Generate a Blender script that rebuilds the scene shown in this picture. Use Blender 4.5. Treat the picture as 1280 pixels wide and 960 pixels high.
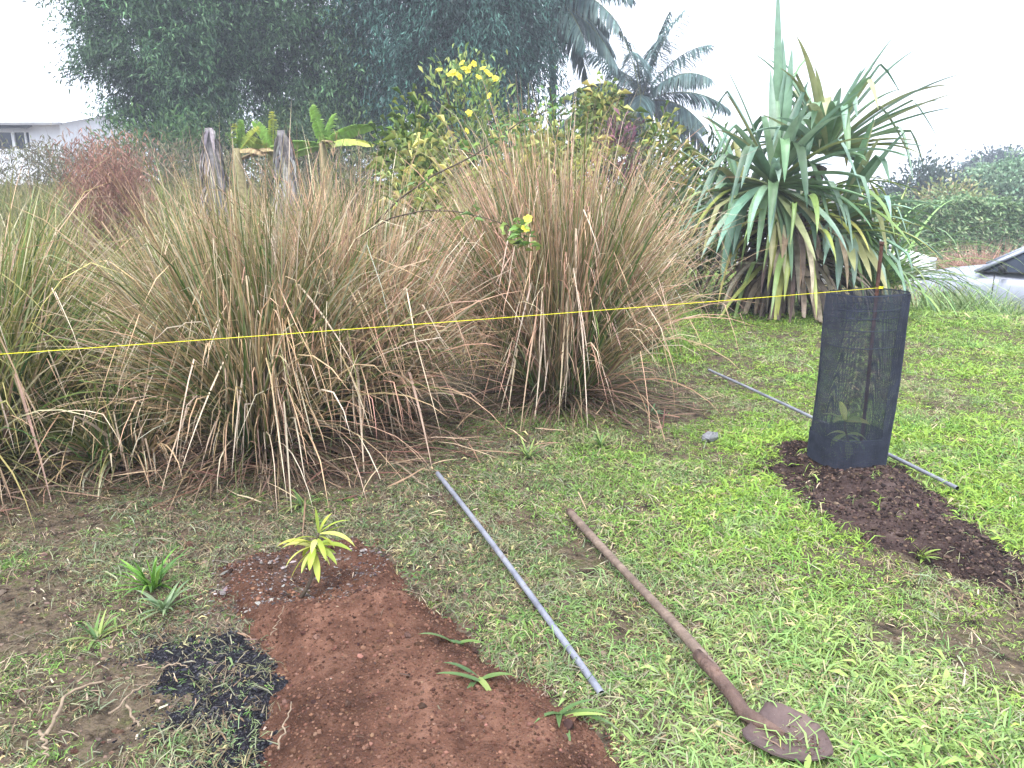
import bpy, math
import numpy as np
from mathutils import Vector, Matrix

for o in list(bpy.data.objects):
    bpy.data.objects.remove(o)
SC = bpy.context.scene
COL = SC.collection
R = np.random.default_rng(7)
rad = math.radians

# ------------------------------------------------------------------ camera, sky, sun, exposure
CAM_H, PITCH, F = 1.5, rad(14.0), 1000.0          # F: focal length in pixels of a 1280 wide picture
cam_d = bpy.data.cameras.new("camera")
cam = bpy.data.objects.new("camera", cam_d)
COL.objects.link(cam)
cam.location = (0, 0, CAM_H)
cam.rotation_euler = (math.pi / 2 - PITCH, 0, 0)
cam_d.sensor_width = 36.0
cam_d.lens = 36.0 * F / 1280
cam_d.clip_start = 0.05
cam_d.clip_end = 2000
SC.camera = cam

SUN_EL, SUN_ROT = rad(62), rad(200)
world = bpy.data.worlds.new("World")
SC.world = world
world.use_nodes = True
wn = world.node_tree.nodes
wl = world.node_tree.links
wn.clear()
sky = wn.new("ShaderNodeTexSky")
sky.sky_type = 'NISHITA'
sky.sun_disc = False
sky.sun_elevation = SUN_EL
sky.sun_rotation = SUN_ROT
sky.air_density = 1.0
sky.dust_density = 4.0
hs = wn.new("ShaderNodeHueSaturation")            # overcast: the cloud sheet takes the blue out
hs.inputs['Saturation'].default_value = 0.18
bg = wn.new("ShaderNodeBackground")
bg.inputs['Strength'].default_value = 0.15
wo = wn.new("ShaderNodeOutputWorld")
wl.new(sky.outputs[0], hs.inputs['Color'])
cl = wn.new("ShaderNodeMix")                      # an even, bright cloud sheet in front of it
cl.data_type = 'RGBA'
cl.inputs[0].default_value = 0.8
cl.inputs[7].default_value = (5.05, 5.5, 6.45, 1)
wl.new(hs.outputs[0], cl.inputs[6])
wl.new(cl.outputs[2], bg.inputs['Color'])
wl.new(bg.outputs[0], wo.inputs['Surface'])

sd = bpy.data.lights.new("sun", 'SUN')
sd.energy = 1.5
sd.angle = rad(40)
sd.color = (1.0, 0.98, 0.96)
sun = bpy.data.objects.new("sun", sd)
COL.objects.link(sun)
sun.rotation_euler = (math.pi / 2 - SUN_EL, 0, rad(180) - SUN_ROT)

vs = SC.view_settings
vs.view_transform = 'Standard'
vs.look = 'None'
vs.gamma = 1.0
vs.use_curve_mapping = False
vs.exposure = 1.58
SC.render.engine = 'CYCLES'
SC.cycles.use_denoising = True
SC.cycles.max_bounces = 4
SC.cycles.diffuse_bounces = 3
SC.cycles.glossy_bounces = 2
SC.cycles.transmission_bounces = 3
SC.cycles.transparent_max_bounces = 4
SC.cycles.volume_bounces = 0
SC.cycles.use_adaptive_sampling = True
SC.cycles.adaptive_threshold = 0.025


# ------------------------------------------------------------------ numeric helpers
def ray(px, py):
    dx, dy = (px - 640) / F, -(py - 480) / F
    c, s = math.cos(PITCH), math.sin(PITCH)
    return np.array((dx, c + dy * s, -s + dy * c))


def G(px, py, z=0.0):
    """where the line of sight of a photograph pixel meets the level z"""
    d = ray(px, py)
    return np.array((0, 0, CAM_H)) + d * ((z - CAM_H) / d[2])


def at(px, py, Y):
    d = ray(px, py)
    return np.array((0, 0, CAM_H)) + d * (Y / d[1])


def lin(*c):
    c = np.asarray(c, float) / 255.0
    return np.where(c <= 0.04045, c / 12.92, ((c + 0.055) / 1.055) ** 2.4)


def sst(a, b, x):
    t = np.clip((np.asarray(x, float) - a) / (b - a), 0, 1)
    return t * t * (3 - 2 * t)


_LAT = np.random.default_rng(99).random((256, 256))


def vnoise(x, y, s=1.0, off=0.0):
    x = np.asarray(x, float) * s + 37.1 + off * 13.7
    y = np.asarray(y, float) * s + 91.7 + off * 7.3
    xi, yi = np.floor(x).astype(int), np.floor(y).astype(int)
    u, v = x - xi, y - yi
    u, v = u * u * (3 - 2 * u), v * v * (3 - 2 * v)
    g = lambda a, b: _LAT[a & 255, b & 255]
    return (g(xi, yi) * (1 - u) + g(xi + 1, yi) * u) * (1 - v) + (g(xi, yi + 1) * (1 - u) + g(xi + 1, yi + 1) * u) * v


def fbm(x, y, s=1.0, off=0.0, n=4):
    t, a, w = 0, 1.0, 0
    for i in range(n):
        t = t + a * vnoise(x, y, s * 2 ** i, off + i * 3)
        w += a
        a *= 0.5
    return t / w


def T(x, y):
    """height of the terrain"""
    x, y = np.asarray(x, float), np.asarray(y, float)
    z = (fbm(x, y, 0.9, 1, 3) - 0.5) * 0.05 * sst(0, 3, y)
    z = z - 0.80 * sst(9.3, 13.5, y + 0.3 * np.clip(x - 5, 0, 8)) * sst(2.2, 5.2, x - 0.10 * y)
    z = z + 1.05 * sst(8.5, 22, y) * (1 - sst(-1.0, 3.5, x - 0.05 * y))
    z = z + 0.6 * sst(22, 45, y) * (1 - sst(-6, 4, x))
    return z


def poly_sd(x, y, poly):
    """signed distance to a polygon, positive inside"""
    P = np.asarray(poly, float)
    x, y = np.asarray(x, float), np.asarray(y, float)
    d2 = np.full(x.shape, 1e9)
    ins = np.zeros(x.shape, bool)
    for i in range(len(P)):
        a, b = P[i], P[(i + 1) % len(P)]
        e = b - a
        t = np.clip(((x - a[0]) * e[0] + (y - a[1]) * e[1]) / (e @ e), 0, 1)
        d2 = np.minimum(d2, (x - a[0] - t * e[0]) ** 2 + (y - a[1] - t * e[1]) ** 2)
        c = (a[1] > y) != (b[1] > y)
        xx = a[0] + (y - a[1]) / (b[1] - a[1] + 1e-12) * e[0]
        ins ^= c & (x < xx)
    return np.sqrt(d2) * np.where(ins, 1, -1)


def gpoly(*pts):
    return [G(*p)[:2] for p in pts]


def unit(v):
    v = np.asarray(v, float)
    return v / (np.linalg.norm(v, axis=-1, keepdims=True) + 1e-9)


# ------------------------------------------------------------------ object helpers
def tag(o, label=None, cat=None, group=None, kind=None):
    for k, v in (("label", label), ("category", cat), ("group", group), ("kind", kind)):
        if v:
            o[k] = v
    return o


def empty(name, loc=(0, 0, 0), label=None, cat=None, group=None):
    o = bpy.data.objects.new(name, None)
    COL.objects.link(o)
    o.location = loc
    o.empty_display_size = 0.1
    return tag(o, label, cat, group)


class MB:
    """collects verts / polygons / vertex colours of one mesh"""
    def __init__(self):
        self.v, self.f, self.c, self.n = [], [], [], 0

    def add(self, v, faces, col=None):
        v = np.asarray(v, float).reshape(-1, 3)
        self.v.append(v)
        for f in faces if isinstance(faces, list) else [faces]:
            f = np.asarray(f, np.int64)
            if f.size:
                self.f.append(f + self.n)
        col = np.ones((len(v), 3)) if col is None else np.broadcast_to(np.asarray(col, float), (len(v), 3))
        self.c.append(col)
        self.n += len(v)
        return self

    def build(self, name, mat, parent=None, smooth=True, origin=None, link=True):
        v = np.concatenate(self.v) if self.v else np.zeros((0, 3))
        if origin is not None:
            v = v - np.asarray(origin, float)
        me = bpy.data.meshes.new(name)
        idx = np.concatenate([f.ravel() for f in self.f])
        tot = np.concatenate([np.full(len(f), f.shape[1]) for f in self.f])
        st = np.concatenate([[0], np.cumsum(tot)[:-1]])
        me.vertices.add(len(v))
        me.vertices.foreach_set("co", v.astype(np.float32).ravel())
        me.loops.add(len(idx))
        me.loops.foreach_set("vertex_index", idx.astype(np.int32))
        me.polygons.add(len(tot))
        me.polygons.foreach_set("loop_start", st.astype(np.int32))
        me.polygons.foreach_set("loop_total", tot.astype(np.int32))
        me.polygons.foreach_set("use_smooth", np.full(len(tot), smooth))
        ca = me.color_attributes.new("Col", 'FLOAT_COLOR', 'POINT')
        cc = np.concatenate(self.c)
        ca.data.foreach_set("color", np.concatenate([cc, np.ones((len(cc), 1))], 1).astype(np.float32).ravel())
        me.update(calc_edges=True)
        me.validate()
        me.materials.append(mat)
        o = bpy.data.objects.new(name, me)
        COL.objects.link(o)
        if parent is not None:
            o.parent = parent
        if origin is not None and parent is None:
            o.location = origin
        return o


def tube(mb, pts, rads, n=8, col=None, caps=True):
    P = np.asarray(pts, float)
    rads = np.broadcast_to(np.asarray(rads, float), (len(P),))
    d = unit(np.gradient(P, axis=0))
    ref = np.array((0, 0, 1.0)) if abs(d[0][2]) < 0.9 else np.array((1.0, 0, 0))
    s = unit(np.cross(d, ref))
    u = np.cross(s, d)
    a = np.linspace(0, 2 * np.pi, n, endpoint=False)
    ring = P[:, None] + rads[:, None, None] * (np.cos(a)[None, :, None] * s[:, None] + np.sin(a)[None, :, None] * u[:, None])
    v = ring.reshape(-1, 3)
    m = len(P)
    i = np.arange(m - 1)[:, None] * n
    j = np.arange(n)[None]
    j2 = (j + 1) % n
    q = np.stack([i + j, i + n + j, i + n + j2, i + j2], -1).reshape(-1, 4)
    fs = [q]
    if caps:
        fs += [np.arange(n)[None], ((m - 1) * n + np.arange(n)[::-1])[None]]
    if col is not None and np.ndim(col) == 2 and len(col) == m:
        col = np.repeat(col, n, 0)
    mb.add(v, fs, col)
    return mb


def box(mb, lo, hi, col=None):
    (x0, y0, z0), (x1, y1, z1) = lo, hi
    v = [(x0, y0, z0), (x1, y0, z0), (x1, y1, z0), (x0, y1, z0), (x0, y0, z1), (x1, y0, z1), (x1, y1, z1), (x0, y1, z1)]
    f = np.array([(0, 3, 2, 1), (4, 5, 6, 7), (0, 1, 5, 4), (1, 2, 6, 5), (2, 3, 7, 6), (3, 0, 4, 7)])
    mb.add(v, f, col)
    return mb


def ribbons(P0, D0, L, W, droop=0.5, kt=None, ks=None, segs=6, fold=0.0, roll=None, wp=None, cb=None, ct=None, cpow=1.5, wig=0.0, rng=R, late=None):
    """N leaf blades: start, direction, length, width, gravity droop, kink place and strength.
    returns verts (N,S,K,3) faces-per-blade pattern, colours"""
    P0, D0 = np.atleast_2d(P0).astype(float), unit(np.atleast_2d(D0))
    N = len(P0)
    f = lambda a: np.broadcast_to(np.asarray(a, float), (N,)).copy()
    L, W, droop = f(L), f(W), f(droop)
    kt = np.full(N, 9.0) if kt is None else f(kt)
    ks = np.zeros(N) if ks is None else f(ks)
    up = np.where(np.abs(D0[:, 2:3]) > 0.97, np.array([[1.0, 0, 0]]), np.array([[0, 0, 1.0]]))
    s0 = unit(np.cross(D0, up))
    if roll is not None:
        roll = f(roll)[:, None]
        s0 = unit(np.cos(roll) * s0 + np.sin(roll) * np.cross(D0, s0))
    d, p = D0.copy(), P0.copy()
    pts, ds = [p.copy()], [d.copy()]
    step = 1.0 / segs
    done = np.zeros(N, bool)
    for k in range(segs):
        t = (k + 1) * step
        d = d.copy()
        d[:, 2] -= droop * step * ((0.4 + 1.6 * t) if late is None else np.where(late, 0.15 + 5.5 * t ** 5, 0.4 + 1.6 * t))
        if wig:
            d += rng.normal(0, wig, d.shape)
        hit = (~done) & (kt < t)
        if hit.any():
            h = d[hit].copy()
            h[:, 2] = 0
            h = unit(h + 1e-4)
            tgt = h * 0.35 + np.array((0, 0, -1.0))
            d[hit] = d[hit] * (1 - ks[hit, None]) + tgt * ks[hit, None]
            done |= hit
        d = unit(d)
        p = p + d * (L * step)[:, None]
        pts.append(p.copy())
        ds.append(d.copy())
    P = np.stack(pts, 1)
    D = np.stack(ds, 1)
    S = segs + 1
    t = np.linspace(0, 1, S)
    prof = (np.minimum(1, 0.55 + 2.2 * t) * np.clip(1 - t ** 2.2, 0, 1) ** 0.8) if wp is None else wp(t)
    side = unit(s0[:, None] - np.sum(s0[:, None] * D, -1, keepdims=True) * D)
    nrm = np.cross(side, D)
    hw = (W[:, None] * prof[None] * 0.5)[..., None]
    if fold:
        K = 3
        V = np.stack([P - side * hw + nrm * hw * fold, P, P + side * hw + nrm * hw * fold], 2)
    else:
        K = 2
        V = np.stack([P - side * hw, P + side * hw], 2)
    base = np.arange(N)[:, None, None] * (S * K)
    ii = np.arange(segs)[None, :, None] * K
    jj = np.arange(K - 1)[None, None]
    a = base + ii + jj
    q = np.stack([a, a + 1, a + K + 1, a + K], -1).reshape(-1, 4)
    C = None
    if cb is not None:
        cb = np.broadcast_to(np.asarray(cb, float), (N, 3))
        ct = cb if ct is None else np.broadcast_to(np.asarray(ct, float), (N, 3))
        m = (t ** cpow)[None, :, None]
        C = np.repeat((cb[:, None] * (1 - m) + ct[:, None] * m)[:, :, None], K, 2).reshape(-1, 3)
    return V.reshape(-1, 3), q, C


def leaf_cards(P, D, L, W, col, rng=R, fold=0.25, droop=0.25):
    """N small folded leaves (two quads each)"""
    N = len(P)
    D = unit(D)
    L = np.broadcast_to(np.asarray(L, float), (N,))[:, None]
    W = np.broadcast_to(np.asarray(W, float), (N,))[:, None]
    s = unit(np.cross(D, unit(rng.normal(0, 1, (N, 3)) + np.array((0, 0, 1.2)))))
    n = np.cross(s, D)
    mid = P + D * L * 0.45
    tip = P + D * L + np.array((0, 0, -1.0)) * L * droop
    v = np.stack([P, mid - s * W * 0.5 + n * W * fold, tip, mid + s * W * 0.5 + n * W * fold], 1).reshape(-1, 3)
    b = np.arange(N)[:, None] * 4
    f = np.concatenate([b + np.array([[0, 1, 2]]), b + np.array([[0, 2, 3]])])
    return v, f, np.repeat(np.broadcast_to(col, (N, 3)), 4, 0)


def mixc(a, b, t):
    t = np.asarray(t, float)[..., None]
    return np.asarray(a) * (1 - t) + np.asarray(b) * t


def pick(cols, n, p=None, var=0.18, rng=R):
    cols = np.asarray(cols, float)
    c = cols[rng.choice(len(cols), n, p=p)]
    return np.clip(c * (1 + rng.normal(0, var, (n, 1))) * (1 + rng.normal(0, 0.04, (n, 3))), 0.004, 0.95)


def uhemi(n, lo, hi, rng=R, az=None):
    """directions whose angle from vertical lies between lo and hi"""
    a = rng.uniform(0, 2 * np.pi, n) if az is None else az
    th = lo + (hi - lo) * np.sqrt(rng.random(n))
    return np.stack([np.cos(a) * np.sin(th), np.sin(a) * np.sin(th), np.cos(th)], -1)


# ------------------------------------------------------------------ materials
def new_mat(name):
    m = bpy.data.materials.new(name)
    m.use_nodes = True
    nt = m.node_tree
    nt.nodes.clear()
    out = nt.nodes.new("ShaderNodeOutputMaterial")
    return m, nt, out


def mat_leaf(name, trans=0.25, rough=0.5, spec=0.3, nscale=30.0, nvar=0.25):
    m, nt, out = new_mat(name)
    N, L = nt.nodes, nt.links
    at_ = N.new("ShaderNodeVertexColor")
    at_.layer_name = "Col"
    tc = N.new("ShaderNodeTexCoord")
    nz = N.new("ShaderNodeTexNoise")
    nz.inputs['Scale'].default_value = nscale
    nz.inputs['Detail'].default_value = 2
    mr = N.new("ShaderNodeMapRange")
    mr.inputs['From Min'].default_value = 0.3
    mr.inputs['From Max'].default_value = 0.7
    mr.inputs['To Min'].default_value = 1 - nvar
    mr.inputs['To Max'].default_value = 1 + nvar
    mx = N.new("ShaderNodeVectorMath")
    mx.operation = 'SCALE'
    L.new(tc.outputs['Object'], nz.inputs['Vector'])
    L.new(nz.outputs[0], mr.inputs['Value'])
    L.new(at_.outputs['Color'], mx.inputs[0])
    L.new(mr.outputs[0], mx.inputs['Scale'])
    p = N.new("ShaderNodeBsdfPrincipled")
    p.inputs['Roughness'].default_value = rough
    p.inputs['Specular IOR Level'].default_value = spec
    L.new(mx.outputs[0], p.inputs['Base Color'])
    if trans:
        tr = N.new("ShaderNodeBsdfTranslucent")
        L.new(mx.outputs[0], tr.inputs['Color'])
        ms = N.new("ShaderNodeMixShader")
        ms.inputs[0].default_value = trans
        L.new(p.outputs[0], ms.inputs[1])
        L.new(tr.outputs[0], ms.inputs[2])
        L.new(ms.outputs[0], out.inputs['Surface'])
    else:
        L.new(p.outputs[0], out.inputs['Surface'])
    return m


def mat_noise(name, stops, scale=8.0, detail=6, rough=0.8, metallic=0.0, bump=0.0, bscale=None, spec=0.3, stretch=(1, 1, 1), attr=False):
    """object-space noise through a colour ramp, with fine bump"""
    m, nt, out = new_mat(name)
    N, L = nt.nodes, nt.links
    tc = N.new("ShaderNodeTexCoord")
    mp = N.new("ShaderNodeMapping")
    mp.inputs['Scale'].default_value = stretch
    nz = N.new("ShaderNodeTexNoise")
    nz.inputs['Scale'].default_value = scale
    nz.inputs['Detail'].default_value = detail
    nz.inputs['Roughness'].default_value = 0.65
    cr = N.new("ShaderNodeValToRGB")
    el = cr.color_ramp.elements
    el[0].position, el[0].color = stops[0][0], (*stops[0][1], 1)
    el[1].position, el[1].color = stops[-1][0], (*stops[-1][1], 1)
    for p_, c_ in stops[1:-1]:
        e = el.new(p_)
        e.color = (*c_, 1)
    L.new(tc.outputs['Object'], mp.inputs['Vector'])
    L.new(mp.outputs[0], nz.inputs['Vector'])
    L.new(nz.outputs[0], cr.inputs[0])
    p = N.new("ShaderNodeBsdfPrincipled")
    p.inputs['Roughness'].default_value = rough
    p.inputs['Metallic'].default_value = metallic
    p.inputs['Specular IOR Level'].default_value = spec
    src = cr.outputs[0]
    if attr:
        va = N.new("ShaderNodeVertexColor")
        va.layer_name = "Col"
        mu = N.new("ShaderNodeMix")
        mu.data_type = 'RGBA'
        mu.blend_type = 'MULTIPLY'
        mu.inputs[0].default_value = 1.0
        L.new(src, mu.inputs[6])
        L.new(va.outputs[0], mu.inputs[7])
        src = mu.outputs[2]
    L.new(src, p.inputs['Base Color'])
    if bump:
        n2 = N.new("ShaderNodeTexNoise")
        n2.inputs['Scale'].default_value = bscale or scale * 4
        n2.inputs['Detail'].default_value = 5
        L.new(mp.outputs[0], n2.inputs['Vector'])
        bp = N.new("ShaderNodeBump")
        bp.inputs['Strength'].default_value = bump
        bp.inputs['Distance'].default_value = 0.02
        L.new(n2.outputs[0], bp.inputs['Height'])
        L.new(bp.outputs[0], p.inputs['Normal'])
    L.new(p.outputs[0], out.inputs['Surface'])
    return m


M = {}
M['blade'] = mat_leaf("grass_blade", 0.22, 0.55, 0.25, 18, 0.2)
M['lawn'] = mat_leaf("lawn_blade", 0.28, 0.5, 0.3, 3, 0.25)
M['leaf'] = mat_leaf("shrub_leaf", 0.25, 0.5, 0.3, 4, 0.25)
M['bamboo'] = mat_leaf("bamboo_leaf", 0.15, 0.55, 0.25, 0.8, 0.35)
M['palm'] = mat_leaf("palm_leaf", 0.15, 0.45, 0.35, 3, 0.2)
M['pandanus'] = mat_leaf("pandanus_leaf", 0.12, 0.38, 0.45, 9, 0.18)
M['petal'] = mat_leaf("petal", 0.3, 0.5, 0.2, 20, 0.1)
M['sapling'] = mat_leaf("sapling_leaf", 0.35, 0.4, 0.35, 20, 0.12)
M['dead'] = mat_leaf("dead_leaf", 0.1, 0.8, 0.1, 14, 0.3)
M['soilbit'] = mat_leaf("soil_crumb", 0.0, 0.95, 0.05, 60, 0.3)
M['stem'] = mat_noise("woody_stem", [(0.3, lin(52, 44, 36)), (0.7, lin(110, 98, 84))], 22, 4, 0.85, bump=0.3, stretch=(1, 1, 0.25))
M['bamboo_culm'] = mat_noise("bamboo_culm", [(0.3, lin(60, 66, 45)), (0.7, lin(112, 112, 80))], 3, 3, 0.6)
M['ground'] = mat_noise("ground_soil", [(0.36, lin(46, 40, 34)), (0.46, lin(78, 68, 56)), (0.53, lin(104, 91, 76)), (0.6, lin(78, 74, 52)), (0.7, lin(102, 102, 70))], 14, 15, 0.95, bump=1.0, bscale=60, spec=0.1)
M['soil'] = mat_noise("red_soil", [(0.3, lin(66, 46, 38)), (0.5, lin(98, 69, 56)), (0.7, lin(126, 93, 77))], 9, 10, 0.95, bump=1.0, bscale=90, spec=0.1, attr=True)
M['mulch'] = mat_noise("dark_mulch", [(0.3, lin(40, 33, 32)), (0.55, lin(70, 57, 54)), (0.75, lin(104, 90, 84))], 14, 10, 0.95, bump=1.0, bscale=60, spec=0.1, attr=True)
M['char'] = mat_noise("charcoal", [(0.3, lin(24, 24, 28)), (0.6, lin(44, 43, 48)), (0.8, lin(74, 72, 74))], 26, 8, 0.95, bump=1.0, bscale=90, spec=0.05)
M['galv'] = mat_noise("galvanised_steel", [(0.3, lin(98, 98, 106)), (0.45, lin(132, 134, 146)), (0.6, lin(150, 152, 162)), (0.7, lin(110, 96, 88))], 9, 10, 0.55, 0.3, 0.15, 60, 0.5)
M['handle'] = mat_noise("worn_wood_handle", [(0.3, lin(92, 79, 70)), (0.55, lin(124, 107, 95)), (0.75, lin(150, 134, 118))], 5, 8, 0.75, bump=0.25, bscale=50, stretch=(1, 6, 6))
M['rust'] = mat_noise("rusty_steel", [(0.3, lin(70, 56, 50)), (0.55, lin(104, 84, 76)), (0.75, lin(134, 108, 94))], 12, 10, 0.8, 0.1, 0.5, 60)
M['blade_steel'] = mat_noise("earthy_steel", [(0.3, lin(80, 66, 64)), (0.55, lin(98, 82, 79)), (0.75, lin(118, 100, 94))], 9, 10, 0.7, 0.15, 0.25, 50)
M['stake'] = mat_noise("rusty_stake", [(0.3, lin(58, 42, 38)), (0.6, lin(94, 66, 56)), (0.8, lin(120, 92, 80))], 25, 8, 0.85, 0.1, 0.4, 70)
M['net'] = mat_noise("black_shade_net", [(0.3, lin(48, 52, 64)), (0.7, lin(66, 71, 86))], 20, 2, 0.6)
M['string'] = mat_noise("yellow_string", [(0.3, lin(226, 214, 20)), (0.7, lin(248, 240, 60))], 300, 2, 0.6)
M['wall'] = mat_noise("white_painted_wall", [(0.3, lin(228, 230, 236)), (0.7, lin(244, 245, 248))], 1.2, 5, 0.7)
M['roof'] = mat_noise("white_metal_roof", [(0.3, lin(206, 209, 216)), (0.7, lin(228, 230, 235))], 0.7, 5, 0.5)
M['trim'] = mat_noise("grey_trim", [(0.3, lin(120, 120, 124)), (0.7, lin(158, 158, 160))], 2, 4, 0.6)
M['glass'] = mat_noise("dark_glass", [(0.3, lin(30, 37, 48)), (0.7, lin(48, 58, 74))], 1.5, 3, 0.12, spec=0.25)
M['car_silver'] = mat_noise("silver_paint", [(0.3, lin(150, 154, 168)), (0.7, lin(166, 170, 183))], 2, 3, 0.28, 0.25, spec=0.6)
M['car_white'] = mat_noise("white_paint", [(0.3, lin(222, 224, 228)), (0.7, lin(234, 236, 238))], 2, 3, 0.3, spec=0.6)
M['rubber'] = mat_noise("tyre_rubber", [(0.3, lin(26, 26, 28)), (0.7, lin(42, 42, 44))], 8, 3, 0.85)
M['rim'] = mat_noise("alloy_rim", [(0.3, lin(150, 152, 156)), (0.7, lin(176, 178, 182))], 8, 3, 0.35, 0.6)
M['plastic'] = mat_noise("black_plastic", [(0.3, lin(30, 31, 34)), (0.7, lin(46, 47, 50))], 12, 3, 0.6)
M['lamp'] = mat_noise("lamp_lens", [(0.3, lin(196, 202, 210)), (0.7, lin(226, 230, 236))], 12, 3, 0.12, spec=0.7)
M['stone'] = mat_noise("grey_stone", [(0.3, lin(96, 96, 100)), (0.7, lin(150, 150, 154))], 18, 6, 0.9, bump=0.6)
M['twig'] = mat_noise("dry_twig", [(0.3, lin(112, 96, 80)), (0.7, lin(160, 142, 120))], 30, 4, 0.85)

# ------------------------------------------------------------------ setting: ground, soil
def warp(n, lo, hi, c, k=4.0):
    u = np.linspace(-1, 1, n)
    s = np.sinh(k * u) / np.sinh(k)
    return np.where(s < 0, c + s * (c - lo), c + s * (hi - c))


gx = warp(300, -260, 260, 0.5, 5.5)
gy = warp(320, -60, 420, 4.5, 5.5)
X, Y = np.meshgrid(gx, gy)
Z = T(X, Y) + (fbm(X, Y, 9, 5, 3) - 0.5) * 0.012
nx, ny = len(gx), len(gy)
ii = (np.arange(ny - 1)[:, None] * nx + np.arange(nx - 1)[None]).ravel()
mb = MB()
mb.add(np.stack([X, Y, Z], -1), np.stack([ii, ii + 1, ii + nx + 1, ii + nx], -1))
tag(mb.build("ground", M['ground']), kind="structure")

SOIL = gpoly((262, 742), (285, 712), (318, 700), (350, 690), (372, 684), (420, 683), (462, 684), (490, 705), (512, 738), (548, 772), (590, 806), (625, 848), (690, 872), (742, 925), (775, 985), (800, 1060), (330, 1060), (318, 950), (338, 900), (352, 860), (335, 822), (300, 790))
CHAR = gpoly((196, 800), (250, 782), (310, 802), (350, 826), (404, 852), (352, 872), (348, 905), (338, 940), (330, 975), (268, 972), (244, 940), (228, 895), (205, 850))
CHAR2 = gpoly((352, 935), (420, 940), (455, 965), (440, 1000), (350, 1000))
MULCH = gpoly((966, 556), (990, 552), (1060, 560), (1112, 582), (1160, 610), (1196, 650), (1278, 712), (1262, 742), (1205, 724), (1150, 706), (1088, 684), (1044, 652), (1010, 634), (985, 612), (968, 585))
ASH = gpoly((290, 720), (330, 700), (372, 690), (430, 694), (432, 720), (395, 745), (330, 738))
PIT = G(378, 742)[:2]


def bed_z(kind, x, y):
    if kind == 'soil':
        sdv = poly_sd(x, y, SOIL) + (fbm(x, y, 9, 2, 3) - 0.5) * 0.10
        h = sst(-0.02, 0.16, sdv) * 0.065 + (fbm(x, y, 4, 8, 4) - 0.5) * 0.06 * sst(0, 0.15, sdv) + (fbm(x, y, 26, 4, 3) - 0.5) * 0.022
        d = np.hypot((x - PIT[0]) * 0.8, y - PIT[1])
        h = h - 0.075 * np.exp(-(d / 0.17) ** 2) + 0.05 * np.exp(-((d - 0.34) / 0.12) ** 2) * sst(0.0, 0.15, sdv)
    elif kind == 'mulch':
        sdv = poly_sd(x, y, MULCH) + (fbm(x, y, 7, 12, 3) - 0.5) * 0.16
        h = sst(-0.04, 0.30, sdv) * 0.12 + (fbm(x, y, 7, 18, 4) - 0.5) * 0.07 * sst(0, 0.2, sdv) + (fbm(x, y, 30, 14, 3) - 0.5) * 0.02
    else:
        pol = CHAR if kind == 'char' else CHAR2
        sdv = poly_sd(x, y, pol) + (fbm(x, y, 9, 22, 4) - 0.5) * 0.30
        h = sst(-0.02, 0.14, sdv) * 0.02 + (fbm(x, y, 40, 24, 3) - 0.5) * 0.012 * sst(-0.02, 0.05, sdv)
    return T(x, y) + h - 0.035 * (1 - sst(-0.05, 0.0, sdv)), sdv


def bed(name, kind, pol, mat, label, cat, step=0.016):
    P = np.asarray(pol)
    lo, hi = P.min(0) - 0.15, P.max(0) + 0.15
    xs, ys = np.arange(lo[0], hi[0], step), np.arange(lo[1], hi[1], step)
    X, Y = np.meshgrid(xs, ys)
    Z, s = bed_z(kind, X, Y)
    n = len(xs)
    a = (np.arange(len(ys) - 1)[:, None] * n + np.arange(n - 1)[None]).ravel()
    q = np.stack([a, a + 1, a + n + 1, a + n], -1)
    q = q[(s.ravel()[q] > -0.09).any(1)]
    used = np.unique(q)
    remap = np.full(X.size, -1)
    remap[used] = np.arange(len(used))
    v = np.stack([X, Y, Z], -1).reshape(-1, 3)[used]
    col = np.ones((len(v), 3))
    damp = sst(0.36, 0.62, fbm(v[:, 0], v[:, 1], 2.2, 33, 4))[:, None]
    col = col * (0.66 + 0.46 * damp)
    if kind == 'soil':
        w = sst(-0.04, 0.12, poly_sd(v[:, 0], v[:, 1], ASH) + (fbm(v[:, 0], v[:, 1], 14, 31, 3) - 0.5) * 0.16)
        col = mixc(col, np.array((0.7, 0.88, 1.0)), w)
    m = MB().add(v, remap[q], col)
    o = m.build(name, mat)
    return tag(o, label, cat, kind="structure")


bed("soil_bed", 'soil', SOIL, M['soil'], "freshly dug red brown soil bed around the young sapling", "soil")
bed("charcoal_patch", 'char', CHAR, M['char'], "black charcoal patch beside the red soil bed", "charcoal")
bed("charcoal_patch", 'char2', CHAR2, M['char'], "small black charcoal strip at the near edge of the red soil", "charcoal")
bed("mulch_mound", 'mulch', MULCH, M['mulch'], "dark mulch mound around the foot of the black mesh guard", "mulch")


def surf(x, y):
    """top of whatever the ground is covered with"""
    z = T(x, y)
    for k in ('soil', 'mulch', 'char', 'char2'):
        z = np.maximum(z, bed_z(k, x, y)[0])
    return z


# crumbs of soil, mulch and charcoal: low chunks
ICO = unit(np.array([(0, -1, 1.6), (0, 1, 1.6), (0, -1, -1.6), (0, 1, -1.6), (-1, 1.6, 0), (1, 1.6, 0), (-1, -1.6, 0), (1, -1.6, 0), (1.6, 0, -1), (1.6, 0, 1), (-1.6, 0, -1), (-1.6, 0, 1)]))
_d = np.linalg.norm(ICO[:, None] - ICO[None], axis=-1)
_e = _d < 1.2
ICOF = np.array([(a, b, c) if np.dot(np.cross(ICO[b] - ICO[a], ICO[c] - ICO[a]), ICO[a]) > 0 else (a, c, b)
                 for a in range(12) for b in range(a + 1, 12) for c in range(b + 1, 12) if _e[a, b] and _e[b, c] and _e[a, c]])


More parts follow.
